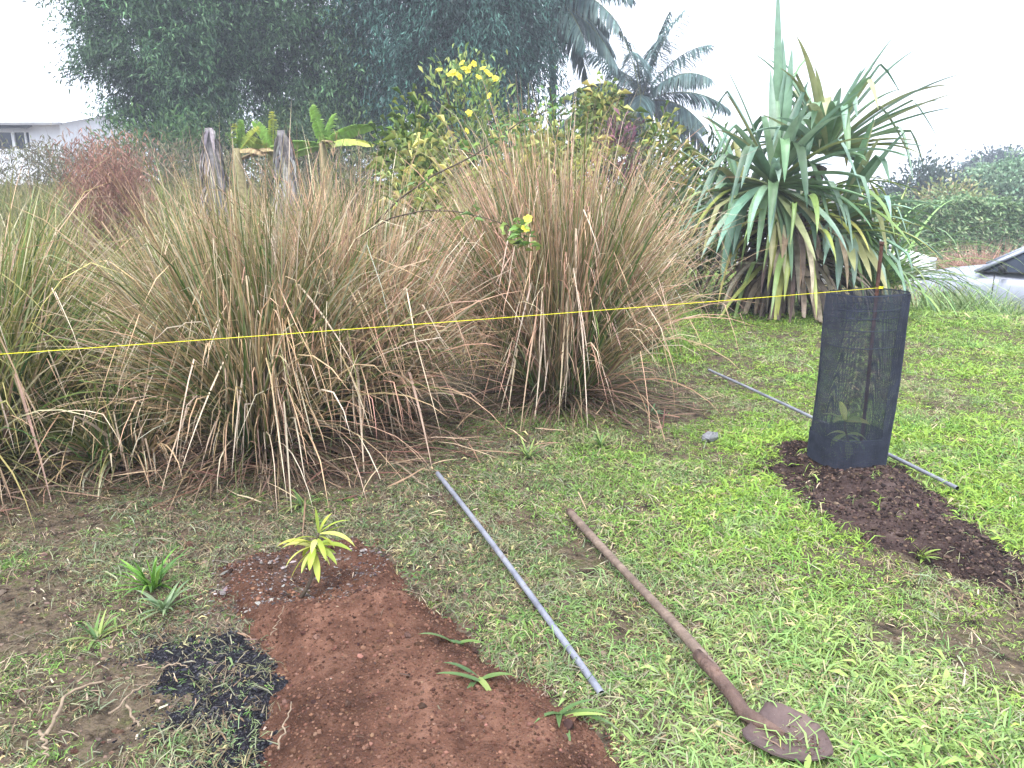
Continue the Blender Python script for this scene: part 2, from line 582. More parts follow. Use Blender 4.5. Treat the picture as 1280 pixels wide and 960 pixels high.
def crumbs(name, kind, pol, n, size, cols, label, flat=0.7, stretch=1.0):
    P = np.asarray(pol)
    lo, hi = P.min(0) - 0.15, P.max(0) + 0.15
    x, y = R.uniform(lo[0], hi[0], n * 3), R.uniform(lo[1], hi[1], n * 3)
    z, s = bed_z(kind, x, y)
    z = np.maximum(z, T(x, y))
    ok = np.where(s > -R.exponential(0.045, len(s)))[0][:n]
    x, y, z = x[ok], y[ok], z[ok]
    m = len(x)
    r = size * R.lognormal(0, 0.42, m)
    jit = 1 + R.uniform(-0.35, 0.35, (m, 12, 1))
    sc = np.stack([r * stretch ** R.uniform(-1, 1, m), r, r * flat], -1)[:, None]
    v = ICO[None] * jit * sc
    a = R.uniform(0, 2 * np.pi, m)[:, None]
    v = np.stack([v[..., 0] * np.cos(a) - v[..., 1] * np.sin(a), v[..., 0] * np.sin(a) + v[..., 1] * np.cos(a), v[..., 2]], -1)
    v = v + np.stack([x, y, z + r * 0.1], -1)[:, None]
    f = (np.arange(m)[:, None, None] * 12 + ICOF[None]).reshape(-1, 3)
    c = np.repeat(pick(cols, m, var=0.22), 12, 0)
    o = MB().add(v.reshape(-1, 3), f, c).build(name, M['soilbit'], smooth=False)
    tag(o, label, "soil crumbs", kind="stuff")


crumbs("soil_crumbs", 'soil', SOIL, 12000, 0.0031, [lin(92, 66, 54), lin(110, 82, 68), lin(76, 54, 45)], "loose red brown crumbs over the soil bed")
crumbs("soil_clods", 'soil', SOIL, 90, 0.008, [lin(80, 58, 50), lin(100, 76, 66), lin(62, 46, 42)], "larger red brown clods lying on the soil bed")
crumbs("charcoal_bits", 'char', CHAR, 7500, 0.0024, [lin(30, 30, 34), lin(48, 47, 52), lin(66, 66, 70)], "broken black charcoal bits beside the soil bed", stretch=1.7)
crumbs("mulch_bits", 'mulch', MULCH, 9000, 0.0042, [lin(52, 42, 40), lin(74, 60, 54), lin(98, 82, 72), lin(40, 34, 34)], "loose dark mulch crumbs around the mesh guard", stretch=2.2)

crumbs("ash_chips", 'soil', ASH, 1500, 0.0036, [lin(112, 104, 103), lin(84, 76, 76), lin(64, 57, 57), lin(136, 128, 124)], "pale grey ash and bark chips round the young sapling", stretch=2.4, flat=0.4)


def dirt_crumbs():
    n = 26000
    x, y = R.uniform(-4.4, 3.6, n), R.uniform(1.3, 4.9, n)
    k = (np.abs(x) < 0.8 * y + .5) & (R.random(n) < np.where(x < 0, 0.8, 0.25)) & (bed_z('soil', x, y)[1] < 0.12)
    x, y = x[k], y[k]
    m = len(x)
    z = T(x, y) + (fbm(x, y, 9, 5, 3) - 0.5) * 0.012
    r = 0.0042 * R.lognormal(0, 0.5, m)
    v = ICO[None] * (1 + R.uniform(-0.35, 0.35, (m, 12, 1))) * np.stack([r * 1.3, r, r * 0.8], -1)[:, None] + np.stack([x, y, z], -1)[:, None]
    c = np.repeat(pick([lin(98, 82, 72), lin(72, 60, 54), lin(122, 104, 92), lin(86, 66, 56)], m, var=0.2), 12, 0)
    o = MB().add(v.reshape(-1, 3), (np.arange(m)[:, None, None] * 12 + ICOF[None]).reshape(-1, 3), c).build("dirt_crumbs", M['soilbit'], smooth=False)
    tag(o, "small clods of earth on the bare dirt", "soil crumbs", kind="stuff")


dirt_crumbs()

# ------------------------------------------------------------------ lawn
BARE = [(gpoly((-40, 700), (60, 735), (120, 760), (90, 800), (20, 835), (-60, 850)), 0.05), (gpoly((340, 600), (400, 590), (470, 592), (450, 612), (360, 618)), 0.03),
        (gpoly((-60, 610), (60, 610), (150, 650), (120, 690), (-60, 690)), 0.08), (gpoly((1240, 770), (1300, 760), (1320, 860), (1250, 850)), 0.06),
        (gpoly((770, 500), (850, 485), (880, 520), (800, 545)), 0.04), (gpoly((520, 610), (570, 615), (590, 640), (545, 640)), 0.03), (gpoly((1060, 785), (1110, 782), (1110, 802), (1070, 805)), 0.02),
        (gpoly((690, 690), (740, 690), (770, 720), (720, 725)), 0.03), (gpoly((60, 880), (190, 870), (180, 930), (40, 950)), 0.06)]
CLB = [G(-5, 585), G(335, 560), G(455, 548), G(685, 490), G(130, 560)]


def lawn_density(x, y):
    d = np.ones(x.shape)
    d *= 1 - 0.99 * sst(-0.10, 0.05, bed_z('soil', x, y)[1] + (fbm(x, y, 16, 47, 3) - 0.5) * 0.16)
    d *= 1 - 0.97 * sst(-0.06, 0.02, bed_z('mulch', x, y)[1])
    d *= 1 - 0.7 * sst(-0.04, 0.03, bed_z('char', x, y)[1]) * (0.35 + 0.65 * sst(0.4, 0.55, fbm(x, y, 7, 44, 3)))
    for p, w in BARE:
        d *= 1 - 0.9 * sst(-w * 2, w * 2, poly_sd(x, y, p) + (fbm(x, y, 6, 41, 3) - 0.5) * 0.3)
    for c in CLB:
        d *= 1 - 0.85 * np.exp(-((x - c[0]) ** 2 + (y - c[1]) ** 2) / 0.55 ** 2)
    left = 1 - sst(-0.9, 0.6, x - (y - 3) * 0.15 + (fbm(x, y, 1.3, 52, 3) - 0.5))
    patch = sst(0.36, 0.56, fbm(x, y, 2.4, 61, 4))
    d *= 1 - left * 0.36 * (1 - patch * 0.8)
    d *= 0.6 + 0.4 * sst(0.30, 0.47, fbm(x, y, 3.2, 71, 4))
    return d


LIME, MIDG, GREYG, DRY, DEEP = lin(156, 186, 74), lin(130, 168, 70), lin(160, 174, 130), lin(192, 180, 132), lin(104, 142, 70)


def tuft_collection(name, n, blades, rad_, hgt, wid, lo, hi, mat, segs=2, kink=0.0):
    """a few small tufts that are scattered over the ground (colour comes from the point they stand on)"""
    col = bpy.data.collections.new(name)
    for i in range(n):
        a, r = R.uniform(0, 2 * np.pi, blades), rad_ * np.sqrt(R.random(blades))
        p = np.stack([np.cos(a) * r, np.sin(a) * r, np.full(blades, -0.004)], -1)
        D = uhemi(blades, lo, hi)
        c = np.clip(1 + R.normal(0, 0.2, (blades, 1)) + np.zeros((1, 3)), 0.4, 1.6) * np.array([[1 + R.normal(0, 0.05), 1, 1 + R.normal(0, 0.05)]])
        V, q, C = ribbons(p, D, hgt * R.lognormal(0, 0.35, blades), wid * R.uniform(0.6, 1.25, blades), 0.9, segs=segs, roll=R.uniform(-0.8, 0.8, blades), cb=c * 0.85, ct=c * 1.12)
        m = MB().add(V, q, C)
        o = m.build(name, mat)
        COL.objects.unlink(o)
        col.objects.link(o)
    return col


def mat_tuft(name, trans, rough):
    m = mat_leaf(name, trans, rough, 0.3, 3, 0.2)
    nt = m.node_tree
    N, L = nt.nodes, nt.links
    a = N.new("ShaderNodeAttribute")
    a.attribute_type = 'INSTANCER'
    a.attribute_name = "tint"
    mu = N.new("ShaderNodeVectorMath")
    mu.operation = 'MULTIPLY'
    sc = next(n for n in N if n.bl_idname == "ShaderNodeVectorMath" and n.operation == 'SCALE')
    vc = next(n for n in N if n.bl_idname == "ShaderNodeVertexColor")
    L.new(vc.outputs['Color'], mu.inputs[0])
    L.new(a.outputs['Color'], mu.inputs[1])
    L.new(mu.outputs[0], sc.inputs[0])
    return m


def scatter(name, P, tint, scale, col, mat, label, cat):
    """points carrying tint, turn and size; geometry nodes put one tuft on each"""
    n = len(P)
    me = bpy.data.meshes.new(name)
    me.vertices.add(n)
    me.vertices.foreach_set("co", np.asarray(P, np.float32).ravel())
    a = me.attributes.new("tint", 'FLOAT_COLOR', 'POINT')
    a.data.foreach_set("color", np.concatenate([tint, np.ones((n, 1))], 1).astype(np.float32).ravel())
    a = me.attributes.new("turn", 'FLOAT_VECTOR', 'POINT')
    t = np.zeros((n, 3))
    t[:, 2] = R.uniform(0, 2 * np.pi, n)
    t[:, :2] = R.normal(0, 0.15, (n, 2))
    a.data.foreach_set("vector", t.astype(np.float32).ravel())
    a = me.attributes.new("size", 'FLOAT_VECTOR', 'POINT')
    a.data.foreach_set("vector", np.repeat(np.asarray(scale)[:, None], 3, 1).astype(np.float32).ravel())
    me.materials.append(mat)
    o = bpy.data.objects.new(name, me)
    COL.objects.link(o)
    g = bpy.data.node_groups.new(name + "_scatter", 'GeometryNodeTree')
    g.interface.new_socket("Geometry", in_out='INPUT', socket_type='NodeSocketGeometry')
    g.interface.new_socket("Geometry", in_out='OUTPUT', socket_type='NodeSocketGeometry')
    N, L = g.nodes, g.links
    gi, go = N.new("NodeGroupInput"), N.new("NodeGroupOutput")
    ci = N.new("GeometryNodeCollectionInfo")
    ci.inputs['Collection'].default_value = col
    ci.inputs['Separate Children'].default_value = True
    ci.inputs['Reset Children'].default_value = True
    ip = N.new("GeometryNodeInstanceOnPoints")
    ip.inputs['Pick Instance'].default_value = True
    for an, sock in (("turn", 'Rotation'), ("size", 'Scale')):
        na = N.new("GeometryNodeInputNamedAttribute")
        na.data_type = 'FLOAT_VECTOR'
        na.inputs['Name'].default_value = an
        L.new(na.outputs[0], ip.inputs[sock])
    L.new(gi.outputs[0], ip.inputs['Points'])
    L.new(ci.outputs[0], ip.inputs['Instance'])
    L.new(ip.outputs[0], go.inputs[0])
    md = o.modifiers.new("scatter", 'NODES')
    md.node_group = g
    return tag(o, label, cat, kind="stuff")


M['tuft'] = mat_tuft("lawn_tuft", 0.28, 0.5)
M['hay'] = mat_tuft("dry_clipping", 0.1, 0.8)
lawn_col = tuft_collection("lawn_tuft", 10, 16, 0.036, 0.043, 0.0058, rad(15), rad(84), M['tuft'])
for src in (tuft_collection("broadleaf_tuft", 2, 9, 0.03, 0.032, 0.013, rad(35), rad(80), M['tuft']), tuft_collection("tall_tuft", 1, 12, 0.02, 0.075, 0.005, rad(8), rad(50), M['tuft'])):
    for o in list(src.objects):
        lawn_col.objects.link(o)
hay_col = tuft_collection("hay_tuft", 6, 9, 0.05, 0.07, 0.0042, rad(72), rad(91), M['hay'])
PP, CC, SS, HP, HC, HS = [], [], [], [], [], []
for (y0, y1, dens, sc_) in ((1.0, 2.6, 3500, 1.0), (2.6, 4.0, 3200, 1.0), (4.0, 6.0, 2200, 1.15), (6.0, 9.0, 900, 1.45), (9.0, 14.0, 420, 2.0)):
    w0, w1 = -0.8 * y1 - 0.8, 0.8 * y1 + 0.8
    if y0 >= 6:
        w0 = 0.2
    n = int(dens * (y1 - y0) * (w1 - w0))
    x, y = R.uniform(w0, w1, n), R.uniform(y0, y1, n)
    ld = lawn_density(x, y)
    keep = (np.abs(x) < 0.8 * y + 0.8) & (R.random(n) < ld)
    x, y, ld = x[keep], y[keep], ld[keep]
    n = len(x)
    z = np.maximum(T(x, y), np.maximum(bed_z('char', x, y)[0], bed_z('mulch', x, y)[0]))
    n1, n2, n3 = fbm(x, y, 1.1, 81, 3), fbm(x, y, 2.7, 82, 3), fbm(x, y, 5.0, 83, 3)
    right = sst(-0.2, 1.6, x - (y - 3) * 0.05 + (n1 - 0.5) * 1.5)
    hay = np.exp(-(((x - 0.75) / 0.8) ** 2 + ((y - 2.1) / 0.75) ** 2)) + 0.8 * sst(0.56, 0.68, n2)
    col = mixc(lin(110, 134, 84), LIME, right * 0.9)
    col = mixc(col, MIDG, sst(0.45, 0.6, n3) * 0.6)
    col = mixc(col, GREYG, np.clip(hay, 0, 1) * 0.45)
    col = mixc(col, lin(146, 176, 84), sst(5, 9, y) * 0.5)
    col[R.random(n) < 0.10] = DEEP
    col[R.random(n) < 0.05 + 0.14 * (1 - right)] = DRY
    col = np.clip(col * (1 + R.normal(0, 0.14, (n, 1))), 0.01, 0.8) * 0.95
    lush = 0.72 + 0.6 * right * sst(0.4, 0.65, n1)
    PP.append(np.stack([x, y, z], -1)); CC.append(col); SS.append(sc_ * lush * R.uniform(0.7, 1.25, n) * (0.6 + 0.4 * ld))
    ph = np.clip(0.10 + 0.30 * (1 - right) + 0.35 * hay, 0, 0.7)
    h = R.random(n) < ph * 0.42
    HP.append(np.stack([x, y, z + 0.018], -1)[h] + R.normal(0, 0.02, (h.sum(), 3)) * np.array((1, 1, 0.2)))
    HC.append(pick([lin(196, 182, 146), lin(160, 140, 108), lin(176, 176, 140)], int(h.sum())) * (0.5 + 0.25 * right[h])[:, None])
    HS.append(sc_ * R.uniform(0.6, 1.3, int(h.sum())))
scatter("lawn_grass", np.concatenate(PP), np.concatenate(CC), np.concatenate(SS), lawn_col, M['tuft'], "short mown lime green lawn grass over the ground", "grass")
# dry bits also lie on the bare ground to the left
n = 9000
x, y = R.uniform(-4.5, 1.0, n), R.uniform(1.4, 4.6, n)
k = (np.abs(x) < 0.8 * y + .6) & (R.random(n) < 0.6) & (bed_z('soil', x, y)[1] < 0.02)
HP.append(np.stack([x, y, surf(x, y) + 0.006], -1)[k]); HC.append(pick([lin(170, 154, 130), lin(122, 104, 88), lin(106, 112, 84)], int(k.sum())) * 0.5); HS.append(R.uniform(0.5, 1.1, int(k.sum())))
scatter("hay_clippings", np.concatenate(HP), np.concatenate(HC), np.concatenate(HS), hay_col, M['hay'], "pale dry grass clippings lying over the lawn", "clippings")

# leaf litter and straw bits on the bare dirt and the beds
n = 16000
x, y = R.uniform(-4.6, 4.2, n), R.uniform(1.2, 5.6, n)
k = (np.abs(x) < 0.8 * y + .6) & (R.random(n) < np.where(x < -0.2 + (y - 3) * .15, 0.8, 0.22))
insoil = bed_z('soil', x, y)[1] > 0.03
k &= ~insoil | (R.random(n) < 0.22)
x, y, insoil = x[k], y[k], insoil[k]
n = len(x)
aa = R.uniform(0, 2 * np.pi, n)
cb = pick([lin(96, 78, 66), lin(140, 116, 94), lin(70, 58, 52), lin(196, 180, 154), lin(120, 112, 92)], n)
V, q, C = ribbons(np.stack([x, y, surf(x, y) + 0.004 + 0.01 * R.random(n)], -1), np.stack([np.cos(aa), np.sin(aa), R.uniform(-.1, .35, n)], -1), R.uniform(0.012, 0.06, n), R.uniform(0.002, 0.008, n), 0.8, segs=2, roll=R.uniform(-1, 1, n), cb=cb)
tag(MB().add(V, q, C).build("leaf_litter", M['dead']), "brown leaf bits and straw on bare dirt and soil", "litter", kind="stuff")

# ------------------------------------------------------------------ tall tussock grass
TAN, PINK, STRAW, BROWN, OLIVE, GRN = lin(210, 176, 142), lin(216, 170, 148), lin(234, 212, 186), lin(118, 84, 72), lin(122, 128, 72), lin(64, 94, 48)


def tussock(px, py, height, spread, n, label, dryness=0.6, hue='pink', seed=0, base_r=0.24, stalks=0, rest=True, lean=(0, 0), dy=0.0):
    rng = np.random.default_rng(1000 + seed)
    b = G(px, py)
    b[1] += dy
    b[0] *= (1 + dy / (b[1] - dy))
    bz = float(T(b[0], b[1]))
    root = empty("tussock_grass", (b[0], b[1], bz), label, "grass clump", "tall tussock grass clumps")

    def roots(k, r):
        a, q = rng.uniform(0, 2 * np.pi, k), r * np.sqrt(rng.random(k))
        p = np.stack([np.cos(a) * q, np.sin(a) * q * 0.8, np.zeros(k)], -1)
        p[:, 2] = T(p[:, 0] + b[0], p[:, 1] + b[1]) - bz - 0.01
        return p, a

    def tilt(a, k, lo, hi):
        th = lo + (hi - lo) * np.minimum(rng.random(k) ** 0.8 + 0.5 * (rng.random(k) < 0.10), 1.6)
        d = np.stack([np.cos(a) * np.sin(th), np.sin(a) * np.sin(th), np.cos(th)], -1)
        return d + np.array((lean[0], lean[1], 0))

    def bunched(k, r, lo, hi, loose):
        """blades spring from bunches that share root, lean and tone"""
        nb = max(10, k // 26)
        p, a = roots(nb, r)
        d = tilt(a + rng.normal(0, 0.5, nb), nb, lo, hi * 0.78)
        tone = np.clip(rng.normal(1, 0.17, nb), 0.6, 1.45)
        hl = rng.uniform(0.72, 1.08, nb)
        i = rng.integers(0, nb, k)
        pp = p[i] + rng.normal(0, 0.022, (k, 3)) * np.array((1, 1, 0))
        dd = unit(d[i] + rng.normal(0, loose, (k, 3)) * np.array((1, 1, 0.3)))
        return pp, dd, tone[i][:, None], hl[i]
    warm = PINK if hue == 'pink' else (TAN if hue == 'tan' else lin(186, 174, 112))
    # green blades, dry towards the tip
    k = int(n * (1 - dryness * 0.55))
    p, d, tone, hl = bunched(k, base_r, 0.02, spread, 0.13)
    L = height * 1.10 * hl * rng.uniform(0.6, 1.12, k) * (1.06 - 0.22 * (1 - d[:, 2]) / 0.3)
    cb = pick([GRN, OLIVE * 0.75, lin(88, 120, 62)], k, var=0.2, rng=rng) * tone
    ct = mixc(cb, pick([warm, STRAW, OLIVE], k, p=[.5, .2, .3], rng=rng), np.clip(rng.normal(dryness + 0.2, 0.3, k), 0, 1))
    kink = np.where(rng.random(k) < 0.25, rng.uniform(0.74, 0.97, k), 9)
    V, q, C = ribbons(p, d, L, rng.uniform(0.007, 0.014, k), rng.uniform(0.05, 0.7, k) + 1.1 * np.arccos(np.clip(d[:, 2], -1, 1)) * rng.uniform(0.5, 1.2, k), kink, rng.uniform(0.4, 1.0, k), 9, roll=rng.uniform(-1.5, 1.5, k), cb=cb, ct=ct * tone, cpow=1.9, wig=0.022, rng=rng, late=rng.random(k) < 0.5)
    MB().add(V, q, C).build("green_blades", M['blade'], root)["kind"] = "stuff"
    # dry blades
    k = int(n * (0.2 + dryness * 0.5))
    p, d, tone, hl = bunched(k, base_r * 1.05, 0.03, spread * 1.1, 0.2)
    L = height * 1.05 * hl * rng.uniform(0.4, 1.15, k) * (1.06 - 0.22 * (1 - d[:, 2]) / 0.3)
    cb = pick([BROWN * 0.8, GRN * 0.9, OLIVE * 0.8], k, p=[.15, .5, .35], var=0.2, rng=rng)
    ct = pick([warm, STRAW, TAN], k, p=[.55, .2, .25], var=0.15, rng=rng)
    kink = np.where(rng.random(k) < 0.4, rng.uniform(0.66, 0.97, k), 9)
    V, q, C = ribbons(p, d, L, rng.uniform(0.006, 0.014, k), rng.uniform(0.05, 1.0, k) + 1.1 * np.arccos(np.clip(d[:, 2], -1, 1)) * rng.uniform(0.4, 1.2, k), kink, rng.uniform(0.5, 1.0, k), 9, roll=rng.uniform(-1.5, 1.5, k), cb=cb * tone, ct=ct * tone, cpow=1.0, wig=0.04, rng=rng, late=rng.random(k) < 0.5)
    MB().add(V, q, C).build("dry_blades", M['blade'], root)["kind"] = "stuff"
    # broad bleached blades that folded over and hang
    k = int(n * 0.045)
    p, a = roots(k, base_r * 1.1)
    d = tilt(a + rng.normal(0, 0.6, k), k, 0.1, spread * 1.0)
    L = height * rng.uniform(0.5, 1.1, k)
    cb = pick([warm * 0.9, STRAW * 0.9, BROWN * 1.2], k, rng=rng)
    ct = pick([STRAW, lin(216, 200, 176), lin(206, 180, 156)], k, var=0.12, rng=rng)
    V, q, C = ribbons(p, d, L, rng.uniform(0.011, 0.022, k), rng.uniform(0.1, 0.9, k), rng.uniform(0.5, 0.95, k), rng.uniform(0.6, 1.0, k), 14, fold=0.25, roll=rng.uniform(-1, 1, k), cb=cb, ct=ct, cpow=0.7, rng=rng)
    MB().add(V, q, C).build("bleached_blades", M['blade'], root)["kind"] = "stuff"
    if rest:   # collapsed skirt lying around the foot
        k = int(n * 0.16)
        p, a = roots(k, base_r * 1.25)
        d = uhemi(k, rad(55), rad(88), rng, a + rng.normal(0, 0.6, k))
        L = height * rng.uniform(0.25, 0.62, k)
        cb = pick([lin(112, 92, 78), lin(140, 118, 98), lin(88, 74, 64), lin(96, 100, 66)], k, rng=rng)
        p[:, 2] += 0.03 + 0.10 * rng.random(k)
        V, q, C = ribbons(p, d, L, rng.uniform(0.005, 0.010, k), rng.uniform(0.3, 0.9, k), segs=7, roll=rng.uniform(-1, 1, k), cb=cb, ct=cb * 1.25, wig=0.03, rng=rng)
        V[:, 2] = np.maximum(V[:, 2], T(V[:, 0] + b[0], V[:, 1] + b[1]) - bz + 0.008 + 0.01 * rng.random(len(V)))
        MB().add(V, q, C).build("fallen_blades", M['blade'], root)["kind"] = "stuff"
    for i in range(stalks):
        a = rng.uniform(0, 2 * np.pi)
        st = np.array((np.cos(a) * 0.12, np.sin(a) * 0.12, 0))
        tip = st + np.array((rng.normal(0, 0.28), rng.normal(0, 0.2), height * rng.uniform(1.05, 1.3)))
        t = np.linspace(0, 1, 9)[:, None]
        pts = st * (1 - t) + tip * t + np.array((rng.normal(0, .1), 0, 0)) * t * t
        m = tube(MB(), pts, np.linspace(0.0045, 0.0015, 9), 4, col=np.repeat([OLIVE * 0.9], 9, 0))
        kk = 36
        tt = rng.uniform(0.74, 1, kk)
        pp = st * (1 - tt[:, None]) + tip * tt[:, None]
        V, q, C = ribbons(pp, uhemi(kk, 0.1, 0.45, rng), 0.06, 0.004, 0.3, segs=2, cb=pick([TAN, lin(150, 128, 100)], kk, rng=rng))
        m.add(V, q, C)
        m.build("flower_stalk", M['blade'], root)
    return root


tussock(-30, 592, 1.45, 0.60, 2700, "olive tan tussock grass clump cut by the photo's left border", 0.4, 'yellow', 1, 0.22, 1)
tussock(332, 566, 1.52, 0.58, 3300, "tall green based tussock clump with hanging bleached blades behind the sapling", 0.58, 'tan', 2, 0.19, 2)
tussock(446, 548, 1.46, 0.56, 2600, "pinkish brown tussock clump between the two biggest clumps", 0.85, 'pink', 3, 0.18, 1, dy=0.2)
tussock(698, 500, 1.74, 0.40, 3600, "big rosy tan tussock clump standing right of the others by open lawn", 0.66, 'pink', 4, 0.23, 2)
tussock(786, 440, 1.45, 0.36, 800, "loose straw coloured tussock between the rosy clump and the spiky palm", 0.85, 'tan', 5, 0.22, 1, rest=False)
tussock(150, 575, 0.78, 1.05, 1300, "low collapsed tussock with tangled green blades in the dark gap", 0.25, 'tan', 6, 0.26)
tussock(85, 480, 1.22, 0.5, 1300, "yellowish tussock standing behind the low tangled one", 0.45, 'yellow', 7, 0.24, 1, rest=False)
tussock(235, 475, 1.34, 0.5, 1300, "straw tipped tussock standing behind the green based clump", 0.6, 'tan', 8, 0.24, 2, rest=False)
tussock(566, 440, 0.8, 0.5, 700, "green streaked tussock seen in the gap behind the pink one", 0.3, 'yellow', 9, 0.24, 1, rest=False)
tussock(630, 425, 1.70, 0.34, 1200, "upright tan tussock rising behind the rosy clump", 0.85, 'pink', 10, 0.22, 1, rest=False)
tussock(430, 440, 1.5, 0.45, 1000, "straw coloured tussock furthest back behind the pinkish clump", 0.75, 'tan', 11, 0.22, 3, rest=False)

# straw lying in front of the clumps
n = 900
cx = R.choice(len(CLB), n)
base = np.array(CLB)[cx]
x = base[:, 0] + R.normal(0.05, 0.45, n)
y = base[:, 1] + R.normal(-0.25, 0.28, n)
cb = pick([BROWN, lin(150, 122, 100), lin(196, 170, 140), lin(118, 96, 82)], n)
aa = R.uniform(0, 2 * np.pi, n)
V, q, C = ribbons(np.stack([x, y, T(x, y) + 0.02 + 0.05 * R.random(n)], -1), np.stack([np.cos(aa), np.sin(aa), R.uniform(-0.05, 0.2, n)], -1), R.uniform(0.12, 0.5, n), R.uniform(0.004, 0.010, n), R.uniform(0, 0.5, n), segs=4, roll=R.uniform(-1, 1, n), cb=cb, ct=cb * 1.2, wig=0.05)
V[:, 2] = np.maximum(V[:, 2], T(V[:, 0], V[:, 1]) + 0.01)
tag(MB().add(V, q, C).build("straw_litter", M['blade']), "brown straw litter on the ground in front of the tussocks", "straw", kind="stuff")

# green meadow behind the clumps
mm = MB()
n = 26000
x, y = R.uniform(-17, 3.0, n), 6.3 + 15 * R.random(n) ** 1.3
k = (x > -0.75 * y - 1) & (x < 0.13 * y)
x, y = x[k], y[k]
n = len(x)
h = 0.32 + 0.5 * fbm(x, y, 0.5, 90, 3) + 0.25 * sst(8, 16, y)
cb = pick([lin(112, 136, 68), lin(132, 142, 80), lin(160, 152, 100), lin(96, 118, 62)], n) * 0.8
V, q, C = ribbons(np.stack([x, y, T(x, y)], -1), uhemi(n, 0.02, 0.5), h * R.uniform(0.6, 1.3, n), R.uniform(0.012, 0.022, n), R.uniform(0.1, 0.8, n), segs=4, roll=R.uniform(-1.5, 1.5, n), cb=cb, ct=mixc(cb, TAN, R.random(n) * 0.6))
tag(mm.add(V, q, C).build("meadow_grass", M['blade']), "rough green meadow grass behind the tussocks", "grass", kind="stuff")


# ------------------------------------------------------------------ shrubs and trees
def stems(parent, name, base, tips, r, mat, bend=0.15, rng=R):
    m = MB()
    for tp in tips:
        tp = np.asarray(tp, float)
        t = np.linspace(0, 1, 7)[:, None]
        sag = rng.normal(0, bend, 3) * np.linalg.norm(tp) * 0.3
        pts = base * (1 - t) + tp * t + sag * (t * (1 - t) * 2)
        tube(m, pts, r * np.linspace(1, 0.35, 7), 6)
    return m.build(name, mat, parent)


def shrub(name, label, cat, b, h, rx, n, leafL, leafW, cols, group=None, tops=None, seed=0, ry=None, low=0.15, up=0.35, mat='leaf', nst=7, clumps=26, var=0.22, droop=0.25, stemr=0.018, cl_r=0.3):
    """bush: a few woody stems and leaves gathered in clumps through the crown's volume"""
    rng = np.random.default_rng(3000 + seed)
    ry = ry or rx
    root = empty(name, tuple(b), label, cat, group)
    u = unit(rng.normal(0, 1, (clumps, 3)))
    rr = rng.uniform(0.35, 1.0, clumps)[:, None] ** 0.5
    c = u * rr * np.array((rx, ry, h * (1 - low) * 0.5)) + np.array((0, 0, h * (low + (1 - low) * 0.5)))
    if tops is not None:
        c = np.asarray(tops, float)
    ci = rng.integers(0, len(c), n)
    off = rng.normal(0, 1, (n, 3)) * min(rx, h * 0.5) * cl_r
    p = c[ci] + off
    p[:, 2] = np.maximum(p[:, 2], 0.03)
    out = unit(off + 0.4 * unit(c[ci] - np.array((0, 0, h * 0.4))) * rx + np.array((0, 0, up * rx)))
    shade = rng.normal(0, 0.10, len(c))[ci][:, None]
    col = np.clip(pick(cols, n, var=var, rng=rng) * (1 + shade), 0.004, 0.9)
    v, f, cc = leaf_cards(p, out + rng.normal(0, 0.35, (n, 3)), leafL * rng.uniform(0.6, 1.3, n), leafW * rng.uniform(0.7, 1.2, n), col, rng, droop=droop)
    MB().add(v, f, cc).build("crown", M[mat], root)
    sel = c[rng.choice(len(c), min(nst, len(c)), replace=False)]
    stems(root, "stems", np.zeros(3), sel, stemr, M['stem'], rng=rng)
    return root


def gpos(px, Y):
    x = at(px, 230, Y)[0]
    return np.array((x, Y, float(T(x, Y)) - 0.03))


def pz(py, Y):
    return at(640, py, Y)[2]


